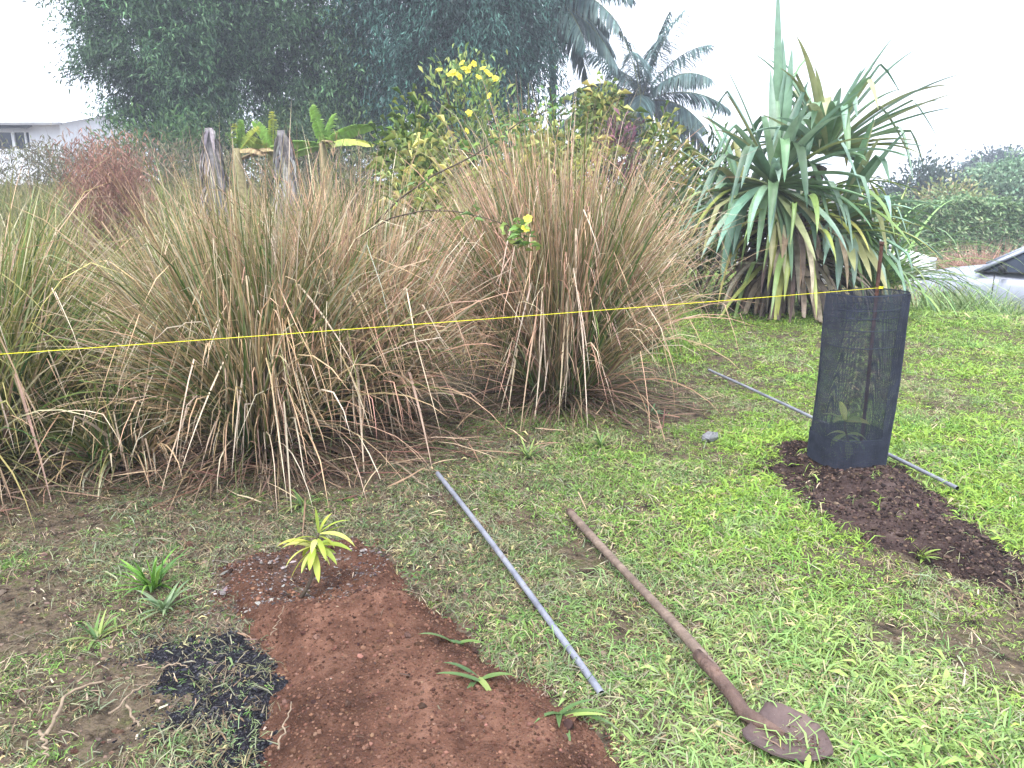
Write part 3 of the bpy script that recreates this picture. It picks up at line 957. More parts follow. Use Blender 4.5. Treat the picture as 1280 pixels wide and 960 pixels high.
# giant bamboo: weeping plumes of fine leaves on arching culms
def bamboo(px, Y, w, depth, h, nplume, cols, label, seed, weep=0.5, low=1.2):
    rng = np.random.default_rng(5000 + seed)
    b = gpos(px, Y)
    root = empty("giant_bamboo", tuple(b), label, "bamboo", "giant bamboo clumps at the back")
    for i in range(16):
        a = rng.uniform(0, 2 * np.pi)
        st = np.array((np.cos(a) * w * 0.16, np.sin(a) * depth * 0.16, 0))
        tp = np.array((np.cos(a) * w * rng.uniform(0.2, 0.5), np.sin(a) * depth * 0.4, h * rng.uniform(0.7, 0.98)))
        t = np.linspace(0, 1, 10)[:, None]
        pts = st + (tp - st) * np.concatenate([t ** 1.8, t ** 1.8, 1 - (1 - t) ** 1.4], 1)
        tube(MB(), pts, np.linspace(0.06, 0.015, 10), 7).build("culm", M['bamboo_culm'], root)
    # big leafy lobes, each made of many plumes, with dark hollows between
    nl = nplume
    u = unit(rng.normal(0, 1, (nl, 3)))
    u[:, 1] = np.where(rng.random(nl) < 0.75, -np.abs(u[:, 1]), u[:, 1])
    mid = (h + low) * 0.5
    rr = rng.uniform(0.55, 1.0, nl)
    lc_ = u * rr[:, None] * np.array((w * 0.5 - 0.8, depth * 0.5, (h - low) * 0.5 - 0.3)) + np.array((0, 0, mid))
    lr = rng.uniform(0.6, 1.25, nl)
    ltone = np.clip(rng.normal(1, 0.45, nl), 0.4, 2.1)
    per_p, per = 9, 120
    li = np.repeat(np.arange(nl), per_p)
    pu = unit(rng.normal(0, 1, (len(li), 3)) + np.array((0, -0.35, 0.45)))
    c = lc_[li] + pu * (lr[li] * rng.uniform(0.5, 1.0, len(li)))[:, None]
    ptone = ltone[li] * np.clip(rng.normal(1, 0.12, len(li)), .6, 1.4)
    od = pu
    N = len(c) * per
    ci = np.repeat(np.arange(len(c)), per)
    pl = rng.uniform(0.5, 1.2, len(c)) * (1 + 0.7 * weep)
    t = rng.random(N)
    axis = unit(od * 0.7 + np.array((0, 0, -weep)) + rng.normal(0, 0.3, (len(c), 3)))
    p = c[ci] + axis[ci] * (t * pl[ci])[:, None] + np.array((0, 0, -1)) * (t ** 2 * pl[ci] * weep * 0.5)[:, None] + rng.normal(0, 1, (N, 3)) * (0.09 + 0.12 * t)[:, None]
    p[:, 2] = np.maximum(p[:, 2], 0.15)
    col = np.clip(pick(cols, N, var=0.2, rng=rng) * ptone[ci][:, None], 0.004, 0.5)
    D = axis[ci] * 0.5 + np.array((0, 0, -0.25 - 0.3 * weep)) + rng.normal(0, 0.55, (N, 3))
    v, f, cc = leaf_cards(p, D, rng.uniform(0.11, 0.23, N), rng.uniform(0.03, 0.055, N), col, rng, droop=0.15)
    MB().add(v, f, cc).build("crown", M['bamboo'], root)
    return root


BG = [lin(72, 104, 70), lin(96, 128, 88), lin(48, 76, 54)]
BD = [lin(56, 90, 80), lin(76, 110, 100), lin(42, 70, 64)]
bamboo(248, 27, 6.6, 6, 12.5, 130, BG, "leafy dark green bamboo clump nearest the white house", 1, 0.25, 0.3)
bamboo(400, 29, 7.4, 6, 13.5, 130, BG, "darkest bamboo clump in the middle of the three", 2, 0.4, 0.2)
bamboo(572, 27, 6.6, 6, 12.5, 125, BD, "weeping blue green bamboo clump beside the coconut palms", 3, 0.95, 0.6)


def palm(px, Y, crown_py, fl, label, seed, nf=17, cols=None, frame_az=None):
    rng = np.random.default_rng(6000 + seed)
    b = gpos(px, Y)
    b[0] = at(px, crown_py, Y)[0]
    h = pz(crown_py, Y) - b[2]
    root = empty("coconut_palm", tuple(b), label, "palm tree", "coconut palms at the back")
    t = np.linspace(0, 1, 14)
    tube(MB(), np.stack([0.25 * np.sin(t * np.pi), 0 * t, t * h], -1), 0.17 - 0.06 * t, 10).build("trunk", M['stem'], root)
    top = np.array((0, 0, h))
    for i in range(nf):
        a = i * 2.39996 + rng.normal(0, 0.2)
        th = rad(8 + 100 * (i / (nf - 1)) ** 0.85)
        d = np.array((math.cos(a) * math.sin(th), math.sin(a) * math.sin(th), math.cos(th)))
        L = fl * rng.uniform(0.85, 1.1)
        S = 12
        p, pts, ds = top.copy(), [], []
        for k in range(S):
            pts.append(p.copy()); ds.append(d.copy())
            d = unit(d + np.array((0, 0, -0.085 - 0.05 * k / S)))
            p = p + d * L / S
        pts, ds = np.array(pts), np.array(ds)
        m = tube(MB(), pts, np.linspace(0.035, 0.006, S), 5, col=np.repeat([lin(120, 130, 92)], S, 0))
        K = 70
        tt = np.linspace(0.12, 0.995, K)
        for sgn in (-1, 1):
            fi = tt * (S - 1)
            i0 = np.minimum(fi.astype(int), S - 2)
            w = (fi - i0)[:, None]
            pp = pts[i0] * (1 - w) + pts[i0 + 1] * w
            dd = ds[i0]
            s = unit(np.cross(dd, np.array((0, 0, 1.0)) + 1e-3)) * sgn
            dirs = unit(s * 0.75 + dd * 0.75 + np.array((0, 0, -0.25)) + rng.normal(0, 0.08, (K, 3)))
            ll = fl * 0.27 * np.sin(np.pi * (0.12 + 0.83 * tt)) ** 0.6
            cb = pick(cols, K, var=0.15, rng=rng)
            V, q, C = ribbons(pp, dirs, ll, 0.075, rng.uniform(0.6, 1.3, K), segs=3, cb=cb, rng=rng)
            m.add(V, q, C)
        m.build("frond", M['palm'], root)
    return root


PC = [lin(80, 108, 104), lin(100, 126, 120), lin(64, 92, 90)]  # bluish cast of distance haze is put into the frond colours
palm(684, 31, 0, 4.2, "coconut palm beside the bamboo with its crown cut by the top border", 1, 28, PC)
palm(802, 35, 128, 4.1, "lower coconut palm with feathery fronds between the bamboo and the spiky plant", 2, 28, PC)

# yellow flowering shrub
YG = [lin(132, 156, 96), lin(108, 134, 84), lin(162, 176, 104)]


def blossom(p, r, root, rng, col=None):
    m = MB()
    up = unit(np.array((rng.normal(0, 0.5), -0.7, 0.6 + rng.normal(0, .3))))
    s = unit(np.cross(up, (0, 0, 1.0)))
    w = np.cross(s, up)
    for k in range(5):
        a = k * 2 * np.pi / 5 + rng.random() * 0.2
        d = s * math.cos(a) + w * math.sin(a)
        e = -s * math.sin(a) + w * math.cos(a)
        v = [p, p + d * r * 0.6 - e * r * 0.48 + up * r * 0.35, p + d * r * 1.05 - e * r * 0.25 + up * r * 0.25, p + d * r * 1.05 + e * r * 0.25 + up * r * 0.25, p + d * r * 0.6 + e * r * 0.48 + up * r * 0.35]
        m.add(v, [np.array([[0, 1, 2, 3, 4]])], lin(236, 224, 88) if col is None else col)
    tube(m, [p - up * r * 0.9, p - up * r * 0.3, p + up * r * 0.05], [r * 0.08, r * 0.14, r * 0.3], 6, lin(206, 200, 70))
    return m.build("blossom", M['petal'], root, smooth=False)


Yd = 10.5
b = gpos(596, Yd)
loc = lambda px, py, Y=Yd, dy=0.0: at(px, py, Y + dy) - b
tops = [loc(x, y, Yd, d) for x, y, d in ((555, 95, 0), (575, 85, .2), (600, 90, 0), (612, 105, .2), (580, 115, 0), (600, 125, -.1), (615, 130, 0), (585, 140, .2), (600, 150, 0), (575, 155, -.1), (590, 170, 0), (615, 165, .1), (560, 120, .1), (605, 185, 0), (580, 190, 0))]
fs = shrub("flowering_shrub", "tall shrub with bright yellow trumpet blossoms above the tussocks", "shrub", b, tops[1][2], 0.55, 800, 0.13, 0.038, YG, tops=tops, seed=1, nst=10, cl_r=0.22)
rng = np.random.default_rng(11)
for (x, y) in ((549, 88), (562, 94), (569, 93), (578, 79), (588, 84), (585, 90), (592, 80), (604, 86), (612, 94), (619, 98), (598, 97), (608, 90), (574, 96), (612, 120), (586, 141), (588, 143), (583, 164), (566, 90), (580, 86), (620, 100)):
    blossom(loc(x, y, Yd - 0.35), 0.04, fs, rng)

# crotons and other garden shrubs behind the clumps
CY = [lin(192, 190, 112), lin(168, 178, 108), lin(212, 204, 126), lin(142, 160, 100)]
CG = [lin(122, 146, 74), lin(150, 166, 86), lin(96, 122, 66)]
DKG = [lin(72, 98, 64), lin(92, 116, 72), lin(60, 82, 58)]
PUR = [lin(128, 92, 108), lin(106, 82, 90), lin(156, 108, 126), lin(104, 98, 92), lin(96, 104, 84)]
GREYB = [lin(138, 132, 112), lin(118, 112, 96), lin(150, 140, 116), lin(112, 118, 88)]


def at_shrub(name, label, cat, px, py_top, Y, rx, n, cols, lL, lW, seed, **k):
    b = gpos(px, Y)
    return shrub(name, label, cat, b, pz(py_top, Y) - b[2], rx, n, lL, lW, cols, seed=seed, **k)


GC = "garden shrubs behind the tussocks"
at_shrub("croton_shrub", "yellow green croton shrub left of the yellow blossoms", "shrub", 530, 130, 9.8, 0.42, 1400, CG, 0.22, 0.036, 21, group=GC, droop=0.5)
at_shrub("croton_shrub", "low golden croton shrub under the yellow flowering shrub", "shrub", 548, 178, 9.2, 0.45, 1100, CY, 0.22, 0.036, 22, group=GC, droop=0.5)
at_shrub("croton_shrub", "golden croton shrub just above the rosy tussock", "shrub", 665, 148, 10.2, 0.5, 1500, CY, 0.22, 0.034, 23, group=GC, droop=0.6)
at_shrub("leafy_shrub", "small bright green shrub against the weeping bamboo", "shrub", 660, 104, 12.5, 0.46, 1300, [lin(112, 150, 90), lin(90, 128, 76)], 0.13, 0.05, 24, group=GC)
at_shrub("croton_shrub", "tall yellow tipped croton tree below the lower coconut palm", "shrub", 746, 112, 13.5, 0.36, 900, CY + CG, 0.24, 0.04, 25, group=GC, low=0.66, droop=0.6, nst=9)
at_shrub("leafy_shrub", "dark green shrub between the golden crotons", "shrub", 704, 152, 11.5, 0.5, 1200, DKG + CG, 0.2, 0.04, 26, group=GC)
at_shrub("cordyline_shrub", "purple leaved shrub below the lower coconut palm", "shrub", 772, 140, 9.6, 0.26, 800, PUR, 0.14, 0.04, 27, group=GC, low=0.3)
at_shrub("croton_shrub", "yellow croton in front of the purple shrub", "shrub", 735, 166, 9.4, 0.24, 500, CY, 0.2, 0.036, 28, group=GC, droop=0.5)
at_shrub("croton_shrub", "yellow green croton between the purple shrub and the spiky plant", "shrub", 826, 148, 11.0, 0.36, 900, CG + CY, 0.22, 0.036, 29, group=GC, droop=0.5)
at_shrub("leafy_shrub", "grey green bush right of the purple shrub", "shrub", 800, 174, 10.4, 0.55, 1200, [lin(138, 148, 112), lin(114, 128, 96)], 0.15, 0.03, 30, group=GC)
at_shrub("leafy_shrub", "dark bush hidden behind the spiky plant's lower leaves", "shrub", 880, 195, 11.5, 0.6, 1200, DKG, 0.2, 0.045, 31, group=GC)
at_shrub("leafy_shrub", "dark bush at the foot of the weeping bamboo", "shrub", 640, 165, 14, 0.8, 1500, DKG, 0.2, 0.05, 32, group=GC)

# grey brown scrub along the meadow's far edge
GS = "dry scrub along the far edge of the meadow"
for i, (px, py, Y, rx, lab) in enumerate(((-20, 192, 21, 1.5, "dry scrub bush below the white house, cut by the left border"), (40, 190, 22, 1.2, "grey dry scrub bush right below the house window"),
        (90, 190, 21, 1.1, "thin grey scrub bush just left of the red brown grass"), (190, 182, 21, 1.3, "olive scrub bush right behind the red brown grass"), (238, 186, 20, 1.2, "tan scrub bush left of the grey dead stump"),
        (320, 200, 19, 1.3, "olive brown scrub at the foot of the banana plants"), (400, 196, 18, 1.3, "tan scrub below the biggest banana leaves"), (470, 190, 17, 1.2, "pale olive scrub bush right of the banana plants"))):
    at_shrub("scrub_bush", lab, "bush", px, py, Y, rx, 1500, GREYB if i % 2 == 0 else GREYB[2:] + [lin(128, 134, 84)], 0.20, 0.022, 40 + i, group=GS, clumps=40, nst=9, up=0.8)
at_shrub("scrub_bush", "bright green bush at the foot of the leafy bamboo", "bush", 205, 158, 23, 1.7, 2200, [lin(84, 118, 72), lin(104, 136, 84)], 0.22, 0.06, 49, clumps=40)

at_shrub("scrub_bush", "dark green bush filling the gap behind the banana plants", "bush", 315, 140, 24, 1.8, 2400, DKG, 0.24, 0.06, 50, clumps=44)
at_shrub("scrub_bush", "dark green bush behind the largest banana plant", "bush", 420, 150, 23, 1.8, 2400, DKG, 0.24, 0.06, 51, clumps=44)

# red brown feathery grass
b = gpos(140, 11.0)
rt = empty("red_plume_grass", tuple(b), "tall red brown feathery grass standing before the bamboo at left", "grass clump")
hh = pz(166, 11.0) - b[2]
n = 420
p = np.stack([R.normal(0, 0.2, n), R.normal(0, 0.2, n), np.zeros(n)], -1)
RED = [lin(172, 134, 118), lin(188, 150, 132), lin(150, 116, 102)]
d = uhemi(n, 0, 0.22)
V, q, C = ribbons(p, d, hh * R.uniform(0.6, 1.08, n), 0.012, 0.12, segs=6, cb=pick(RED, n), wig=0.02)
MB().add(V, q, C).build("stalks", M['blade'], rt)["kind"] = "stuff"
k = 5200
i = R.integers(0, n, k)
t = R.uniform(0.35, 1.0, k)
pp = p[i] + d[i] * (hh * 0.98 * t * R.uniform(0.7, 1.05, k))[:, None]
v, f, cc = leaf_cards(pp + R.normal(0, 0.03, (k, 3)), uhemi(k, 0.05, 0.7), R.uniform(0.07, 0.18, k), 0.012, pick(RED, k))
MB().add(v, f, cc).build("seed_plumes", M['blade'], rt)["kind"] = "stuff"


# banana plants and dead stumps
def banana(px, py_top, Y, label, leaves, seed, trunk_h=0.9, cols=None):
    rng = np.random.default_rng(7000 + seed)
    b = gpos(px, Y)
    root = empty("banana_plant", tuple(b), label, "banana plant", "banana plants before the bamboo")
    h = pz(py_top, Y) - b[2]
    th = h * trunk_h
    t = np.linspace(0, 1, 9)
    tube(MB(), np.stack([0.04 * np.sin(5 * t), 0 * t, t * th], -1), 0.13 - 0.06 * t, 9, np.repeat([lin(150, 140, 104)], 9, 0)).build("trunk", M['dead'], root)
    for (az, el, L, W, dr, dead) in leaves:
        d = np.array((math.cos(rad(az)) * math.cos(rad(el)), math.sin(rad(az)) * math.cos(rad(el)), math.sin(rad(el))))
        c0 = lin(176, 160, 118) if dead else lin(156, 192, 104) * rng.uniform(0.9, 1.2)
        c1 = lin(150, 128, 100) if dead else (lin(172, 204, 116) if rng.random() < 0.7 else lin(206, 206, 104))
        S = 14
        p_, pts, ds = np.array((0, 0, th - 0.05)), [], []
        dd = d.copy()
        for k in range(S):
            pts.append(p_.copy()); ds.append(dd.copy())
            dd = unit(dd + np.array((0, 0, -dr * (0.3 + 1.3 * k / S) / S)) + rng.normal(0, 0.015, 3))
            p_ = p_ + dd * L / S
        pts, ds = np.array(pts), np.array(ds)
        m = tube(MB(), pts, np.linspace(0.018, 0.004, S), 5, col=np.repeat([c1], S, 0))
        ref = unit(np.array((math.sin(rad(az) + seed), math.cos(rad(az) * 1.7), 0.9)))
        K = 26                                            # the blade is torn into strips along the midrib
        tt = np.linspace(0.13, 0.99, K)
        i0 = np.minimum((tt * (S - 1)).astype(int), S - 2)
        w_ = (tt * (S - 1) - i0)[:, None]
        pp = pts[i0] * (1 - w_) + pts[i0 + 1] * w_
        gap = np.where(rng.random(K) < 0.18, rng.normal(0, 0.3, K), rng.normal(0, 0.03, K))
        for sg in (-1, 1):
            sd_ = unit(np.cross(ds[i0], ref)) * sg
            dirs = unit(sd_ + ds[i0] * (0.45 + gap[:, None]) + np.array((0, 0, -0.12)))
            ll = W * 0.5 * np.sin(np.pi * np.clip(0.06 + 0.9 * tt, 0, 1)) ** 0.5 * rng.uniform(0.85, 1.05, K)
            cc_ = mixc(c0, c1, tt) * np.clip(rng.normal(1, 0.10, (K, 1)), .7, 1.3)
            V, q, C = ribbons(pp, dirs, ll, L / K * 2.7, 0.5, segs=3, roll=rng.normal(0, .12, K), wp=lambda t: 1 - 0.25 * t ** 3, cb=cc_, ct=cc_ * 0.95, rng=rng)
            m.add(V, q, C)
        m.build("leaf", M['dead'] if dead else M['sapling'], root)
    return root


banana(302, 183, 15.0, "small banana plant with upright cut leaves beside the grey stumps", [(120, 75, 0.55, .26, .1, 0), (60, 78, 0.6, .24, .1, 0), (10, 50, 0.6, .24, .3, 0), (200, 60, 0.4, .2, .3, 0), (330, 15, .7, .2, 1, 1)], 1, 0.98)
banana(345, 176, 15.4, "middle banana plant behind the second grey stump", [(95, 85, 0.75, .24, .1, 0), (150, 55, .8, .24, .5, 0), (190, 28, .8, .26, .8, 0), (30, 20, .8, .24, .8, 0), (250, 10, .7, .25, 1, 1), (170, 0, .8, .2, .8, 1)], 2, 0.93)
banana(408, 172, 15.0, "largest banana plant with broad drooping leaves", [(140, 72, .8, .32, .25, 0), (80, 60, .75, .34, .4, 0), (10, 38, 1.05, .30, 1.0, 0), (345, 20, 1.0, .28, .9, 0), (185, 15, 1.0, .30, .7, 0), (200, -10, .8, .2, .6, 0), (300, 25, .5, .25, .9, 1)], 3, 0.95)


def stump(px, py_top, Y, w, label, seed):
    rng = np.random.default_rng(7600 + seed)
    b = gpos(px, Y)
    h = pz(py_top, Y) - b[2]
    root = empty("dead_stump", tuple(b), label, "stump", "grey dead banana stumps")
    t = np.linspace(0, 1, 16)
    rr = w * (1 - 0.72 * t ** 1.4) * (1 + rng.normal(0, 0.07, 16))
    tube(MB(), np.stack([0.05 * np.sin(4 * t), 0 * t, t * h], -1), rr, 11, np.repeat([lin(128, 124, 124)], 16, 0)).build("trunk", M['dead'], root)
    k = 130
    a, z = rng.uniform(0, 2 * np.pi, k), h * rng.uniform(0.2, 1.0, k)
    r_ = w * (1 - 0.72 * (z / h) ** 1.4)
    p = np.stack([np.cos(a) * r_, np.sin(a) * r_, z], -1)
    d = np.stack([np.cos(a) * .35, np.sin(a) * .35, np.full(k, -0.5)], -1)
    V, q, C = ribbons(p, d, rng.uniform(0.2, 0.55, k), rng.uniform(0.04, 0.09, k), 1.2, segs=4, fold=0.4, cb=pick([lin(146, 142, 142), lin(110, 104, 104), lin(170, 164, 160)], k, rng=rng), rng=rng)
    MB().add(V, q, C).build("dead_sheaths", M['dead'], root)
    return root


stump(269, 160, 15.2, 0.24, "grey dead stump standing alone left of the banana plants", 1)
stump(358, 163, 14.2, 0.22, "grey dead stump between the banana plants", 2)

# ------------------------------------------------------------------ pandanus
def pandanus():
    rng = np.random.default_rng(8080)
    Yp = 9.6
    b = gpos(984, Yp)
    root = empty("pandanus_tree", tuple(b), "large spiky blue green pandanus with long folded leaves on the lawn", "pandanus")
    lc = lambda px, py, dy=0.0: at(px, py, Yp + dy) - b
    heads = [(lc(966, 235, -0.3), unit((-0.3, -0.75, 0.7)), 84, 1.38, 1.6), (lc(1030, 196, 0.1), unit((0.05, -0.25, 1.0)), 72, 1.38, 1.25),
             (lc(1050, 280, -0.2), unit((0.6, -0.6, 0.25)), 48, 1.15, 1.5), (lc(930, 262, 0.1), unit((-0.8, -0.2, 0.5)), 52, 1.15, 1.5)]
    # trunk with branches to each head
    m = MB()
    fork = np.array((0.1, 0, 0.95))
    tube(m, [(0, 0, -0.05), (0.02, 0, 0.3), (0.06, 0, 0.65), fork], [0.17, 0.14, 0.13, 0.12], 10)
    for hp, hd, *_ in heads:
        t = np.linspace(0, 1, 6)[:, None]
        tube(m, fork * (1 - t) + (hp - hd * 0.12) * t, np.linspace(0.1, 0.07, 6), 8)
    m.build("trunk", M['stem'], root)
    for i in range(6):     # prop roots
        a = i * 2 * np.pi / 6 + rng.normal(0, 0.15)
        z = rng.uniform(0.25, 0.6)
        e = rng.uniform(0.35, 0.6)
        tube(MB(), [(0.1 * math.cos(a), 0.1 * math.sin(a), z), (e * .6 * math.cos(a), e * .6 * math.sin(a), z * .65), (e * math.cos(a), e * math.sin(a), -0.04)], [0.03, 0.028, 0.03], 6).build("prop_root", M['stem'], root)
    blue, mid, yel, dk = lin(134, 164, 146), lin(116, 150, 114), lin(190, 198, 112), lin(92, 124, 104)
    prof = lambda t: np.minimum(1, 0.75 + 1.2 * t) * np.clip(1 - t ** 3, 0, 1) ** 0.9
    for hp, hd, n, L, spread in heads:
        s = unit(np.cross(hd, (0, 0, 1.0) if abs(hd[2]) < .95 else (0, 1.0, 0)))
        w = np.cross(s, hd)
        for i in range(n):
            fr = (i + 0.5) / n
            a = i * 2.0944 + fr * 2.6 + rng.normal(0, 0.12)      # three spiralling rows
            th = spread * (0.12 + 0.95 * fr ** 0.8)
            d = hd * math.cos(th) + (s * math.cos(a) + w * math.sin(a)) * math.sin(th)
            ll = L * rng.uniform(0.75, 1.1) * (0.7 + 0.4 * math.sin(np.pi * min(fr + 0.15, 1)))
            kt, ks = (rng.uniform(0.4, 0.8), rng.uniform(0.7, 1.0)) if rng.random() < 0.5 else (9, 0)
            c = pick([blue, mid, dk, blue], 1, var=0.12, rng=rng)[0]
            c0 = mixc(c, yel, np.array(0.5 if rng.random() < 0.6 else 0.15))
            cl = c if rng.random() < 0.8 else mixc(c, lin(186, 170, 110), np.array(0.6))
            V, q, C = ribbons([hp + d * 0.06], [d], ll, rng.uniform(0.085, 0.13), rng.uniform(0.15, 0.9), kt, ks, 14, fold=rng.uniform(0.35, 0.7), wp=prof, cb=c0, ct=cl, cpow=0.35, rng=rng)
            MB().add(V, q, C).build("leaf", M['pandanus'], root)
    # the tall spear of young leaves
    for k in range(5):
        hp = lc(972 + rng.normal(0, 6), 190, 0.1 + rng.normal(0, 0.05))
        d = unit((-0.03 + (k - 2) * 0.03, rng.normal(0, 0.03), 1))
        V, q, C = ribbons([hp], [d], (1.85, 1.3, 1.0, 1.15, 0.9)[k], 0.11, 0.02, segs=12, fold=0.4, roll=rng.normal(1.57, 0.3), wp=prof, cb=mid, ct=blue, rng=rng)
        MB().add(V, q, C).build("leaf", M['pandanus'], root)
    # yellowing and dead skirt
    for i in range(250):
        a = rng.uniform(0, 2 * np.pi)
        z = rng.uniform(0.45, 1.2) + (0.2 if i < 105 else 0)
        p = np.array((0.2 * math.cos(a) + 0.08, 0.2 * math.sin(a), z))
        green = i < 105
        el = rng.uniform(-0.2, 0.75) if green else rng.uniform(-0.9, 0.3)
        d = np.array((math.cos(a) * math.cos(el), math.sin(a) * math.cos(el), math.sin(el)))
        c = pick([lin(150, 164, 86), lin(178, 180, 100), lin(122, 146, 84)] if green else [lin(156, 140, 122), lin(130, 116, 104), lin(184, 172, 150), lin(110, 98, 90)], 1, rng=rng)[0]
        V, q, C = ribbons([p], [d], rng.uniform(1.0, 1.65) if green else rng.uniform(0.7, 1.3), rng.uniform(0.055, 0.10), rng.uniform(0.9, 1.8), rng.uniform(.3, .7) if rng.random() < .4 else 9, 0.8, 13, fold=rng.uniform(.3, .8), wp=prof, cb=c, ct=c * 0.95, wig=0.03, rng=rng)
        V[:, 2] = np.maximum(V[:, 2], T(V[:, 0] + b[0], V[:, 1] + b[1]) - b[2] + 0.015 + 0.02 * rng.random(len(V)))
        MB().add(V, q, C).build("leaf" if green else "dead_leaf", M['pandanus'] if green else M['dead'], root)
    return root


pandanus()

# a drooping fine-leaved palm clump right behind it
def drooper():
    rng = np.random.default_rng(8200)
    b = gpos(1105, 10.6)
    root = empty("arching_cane_plant", tuple(b), "green arching strap leaf plant right behind the spiky pandanus", "plant")
    n = 150
    d = uhemi(n, 0.1, 1.15, rng)
    d[:, 0] += 0.25
    cb = pick([lin(128, 158, 92), lin(156, 174, 104), lin(98, 130, 86)], n, rng=rng)
    for i in range(n):
        V, q, C = ribbons([rng.normal(0, 0.12, 3) * (1, 1, 0) + (0, 0, 0.3)], [d[i]], rng.uniform(1.1, 2.1), rng.uniform(0.03, 0.05), rng.uniform(0.8, 1.8), segs=11, fold=0.4, cb=cb[i], ct=cb[i] * 1.1, rng=rng)
        MB().add(V, q, C).build("leaf", M['pandanus'], root)
    tube(MB(), [(0, 0, -0.1), (0, 0, 0.35)], 0.12, 8).build("stem", M['stem'], root)


drooper()

# ------------------------------------------------------------------ right background
at_shrub("round_tree", "pale round leafy tree beyond the hedge at the right border", "tree", 1274, 206, 38, 2.1, 9000, [lin(144, 174, 138), lin(170, 194, 160), lin(118, 150, 118)], 0.3, 0.15, 61, low=0.25, clumps=90, up=0.5, stemr=0.12, droop=0.5, cl_r=0.16)  # leaf colours lightened to paint in distance haze
at_shrub("dark_tree", "dark hazy tree rising behind the pale round tree", "tree", 1250, 198, 60, 2.6, 6000, [lin(96, 112, 112), lin(84, 100, 98)], 0.42, 0.18, 62, low=0.35, clumps=60, stemr=0.2, cl_r=0.2)  # haze is painted into this pale grey blue leaf colour too
at_shrub("dark_tree", "dark small tree showing right of the pandanus leaves", "tree", 1150, 210, 40, 1.5, 2600, [lin(78, 96, 88), lin(92, 110, 98)], 0.3, 0.12, 63, low=0.3, clumps=30, stemr=0.12, cl_r=0.25)
at_shrub("leafy_tree", "yellow green bushy tree before the hazy trees at right", "tree", 1190, 240, 27, 0.95, 2400, [lin(158, 168, 116), lin(136, 154, 106), lin(172, 162, 122)], 0.2, 0.08, 64, low=0.3, clumps=34, stemr=0.06)


def hedge(px0, px1, Y, top, depth, label, seed):
    rng = np.random.default_rng(8300 + seed)
    a, c = gpos(px0, Y), gpos(px1, Y)
    w = c[0] - a[0]
    h = pz(top, Y) - a[2]
    root = empty("hedge", tuple((a + c) / 2), label, "hedge")
    n = 22000
    x = rng.uniform(-w / 2, w / 2, n)
    hh = h * (0.80 + 0.22 * vnoise(x, 0 * x, 0.7, seed) + 0.16 * vnoise(x, 0 * x, 3.1, seed + 4)) + rng.exponential(0.07, n) * (rng.random(n) < 0.25)
    face = rng.random(n)
    y = np.where(face < 0.6, -depth / 2 + rng.exponential(0.12, n), rng.uniform(-depth / 2, depth / 2, n))
    z = np.where(face < 0.6, rng.uniform(0, 1, n) * hh, hh - rng.exponential(0.1, n))
    col = pick([lin(128, 160, 114), lin(150, 178, 130), lin(104, 134, 96), lin(168, 186, 140)], n, rng=rng)
    v, f, cc = leaf_cards(np.stack([x, y, z], -1), np.stack([rng.normal(0, 1, n), rng.normal(-0.8, 0.5, n), rng.normal(0.4, 0.6, n)], -1), rng.uniform(0.09, 0.2, n), rng.uniform(0.05, 0.09, n), col, rng)
    MB().add(v, f, cc).build("foliage", M['leaf'], root)
    m = MB()
    for xx in np.arange(-w / 2 + .4, w / 2, 0.8):
        tube(m, [(xx, 0, -0.1), (xx + rng.normal(0, .1), 0, h * 0.85)], [0.05, 0.02], 5)
    m.build("stems", M['stem'], root)


hedge(1090, 1420, 25, 256, 1.2, "long clipped green hedge behind the parked cars", 1)


def mound_grass(name, px, py_top, Y, rx, n, cols, label, seed, wd=0.02, cat="grass clump", spread=0.7, parts="blades", group=None):
    rng = np.random.default_rng(8400 + seed)
    b = gpos(px, Y)
    h = pz(py_top, Y) - b[2]
    root = empty(name, tuple(b), label, cat, group)
    p = np.stack([rng.normal(0, rx * 0.45, n), rng.normal(0, rx * 0.3, n), np.zeros(n)], -1)
    p[:, 2] = T(p[:, 0] + b[0], p[:, 1] + b[1]) - b[2]
    cb = pick(cols, n, rng=rng)
    V, q, C = ribbons(p, uhemi(n, 0.02, spread, rng), h * rng.uniform(0.6, 1.15, n), rng.uniform(0.6, 1.2, n) * wd, rng.uniform(0.2, 1.0, n), segs=6, roll=rng.uniform(-1.5, 1.5, n), cb=cb, ct=cb * 1.1, rng=rng)
    MB().add(V, q, C).build(parts, M['blade'], root)["kind"] = "stuff"
    return root


mound_grass("pink_grass", 1240, 300, 18, 1.1, 900, [lin(176, 140, 124), lin(158, 128, 112), lin(194, 160, 140)], "pinkish dry grass clump behind the silver car's windscreen", 1)
WG = "weeds along the lawn's edge before the silver car"
mound_grass("roadside_weeds", 1195, 352, 12.0, 0.55, 420, [lin(150, 172, 116), lin(176, 188, 140), lin(122, 148, 96)], "pale weeds before the silver car's front bumper", 2, group=WG)
mound_grass("roadside_weeds", 1232, 352, 11.6, 0.55, 420, [lin(150, 172, 116), lin(176, 188, 140), lin(122, 148, 96)], "pale tall weeds before the silver car's front wheel", 3, group=WG)
mound_grass("roadside_weeds", 1282, 378, 11.0, 0.45, 380, [lin(130, 156, 100), lin(160, 176, 124)], "green weeds below the silver car's door at the right border", 4, group=WG)
mound_grass("straw_bush", 1135, 322, 13.0, 0.85, 520, [lin(168, 158, 112), lin(190, 176, 130), lin(130, 126, 92)], "yellowish dry grass bush in front of the white car", 5, spread=1.0)
mound_grass("green_bank_weeds", 1205, 318, 20.0, 1.4, 700, [lin(110, 140, 88), lin(134, 158, 104)], "green weeds between the white car and the pinkish grass", 6)


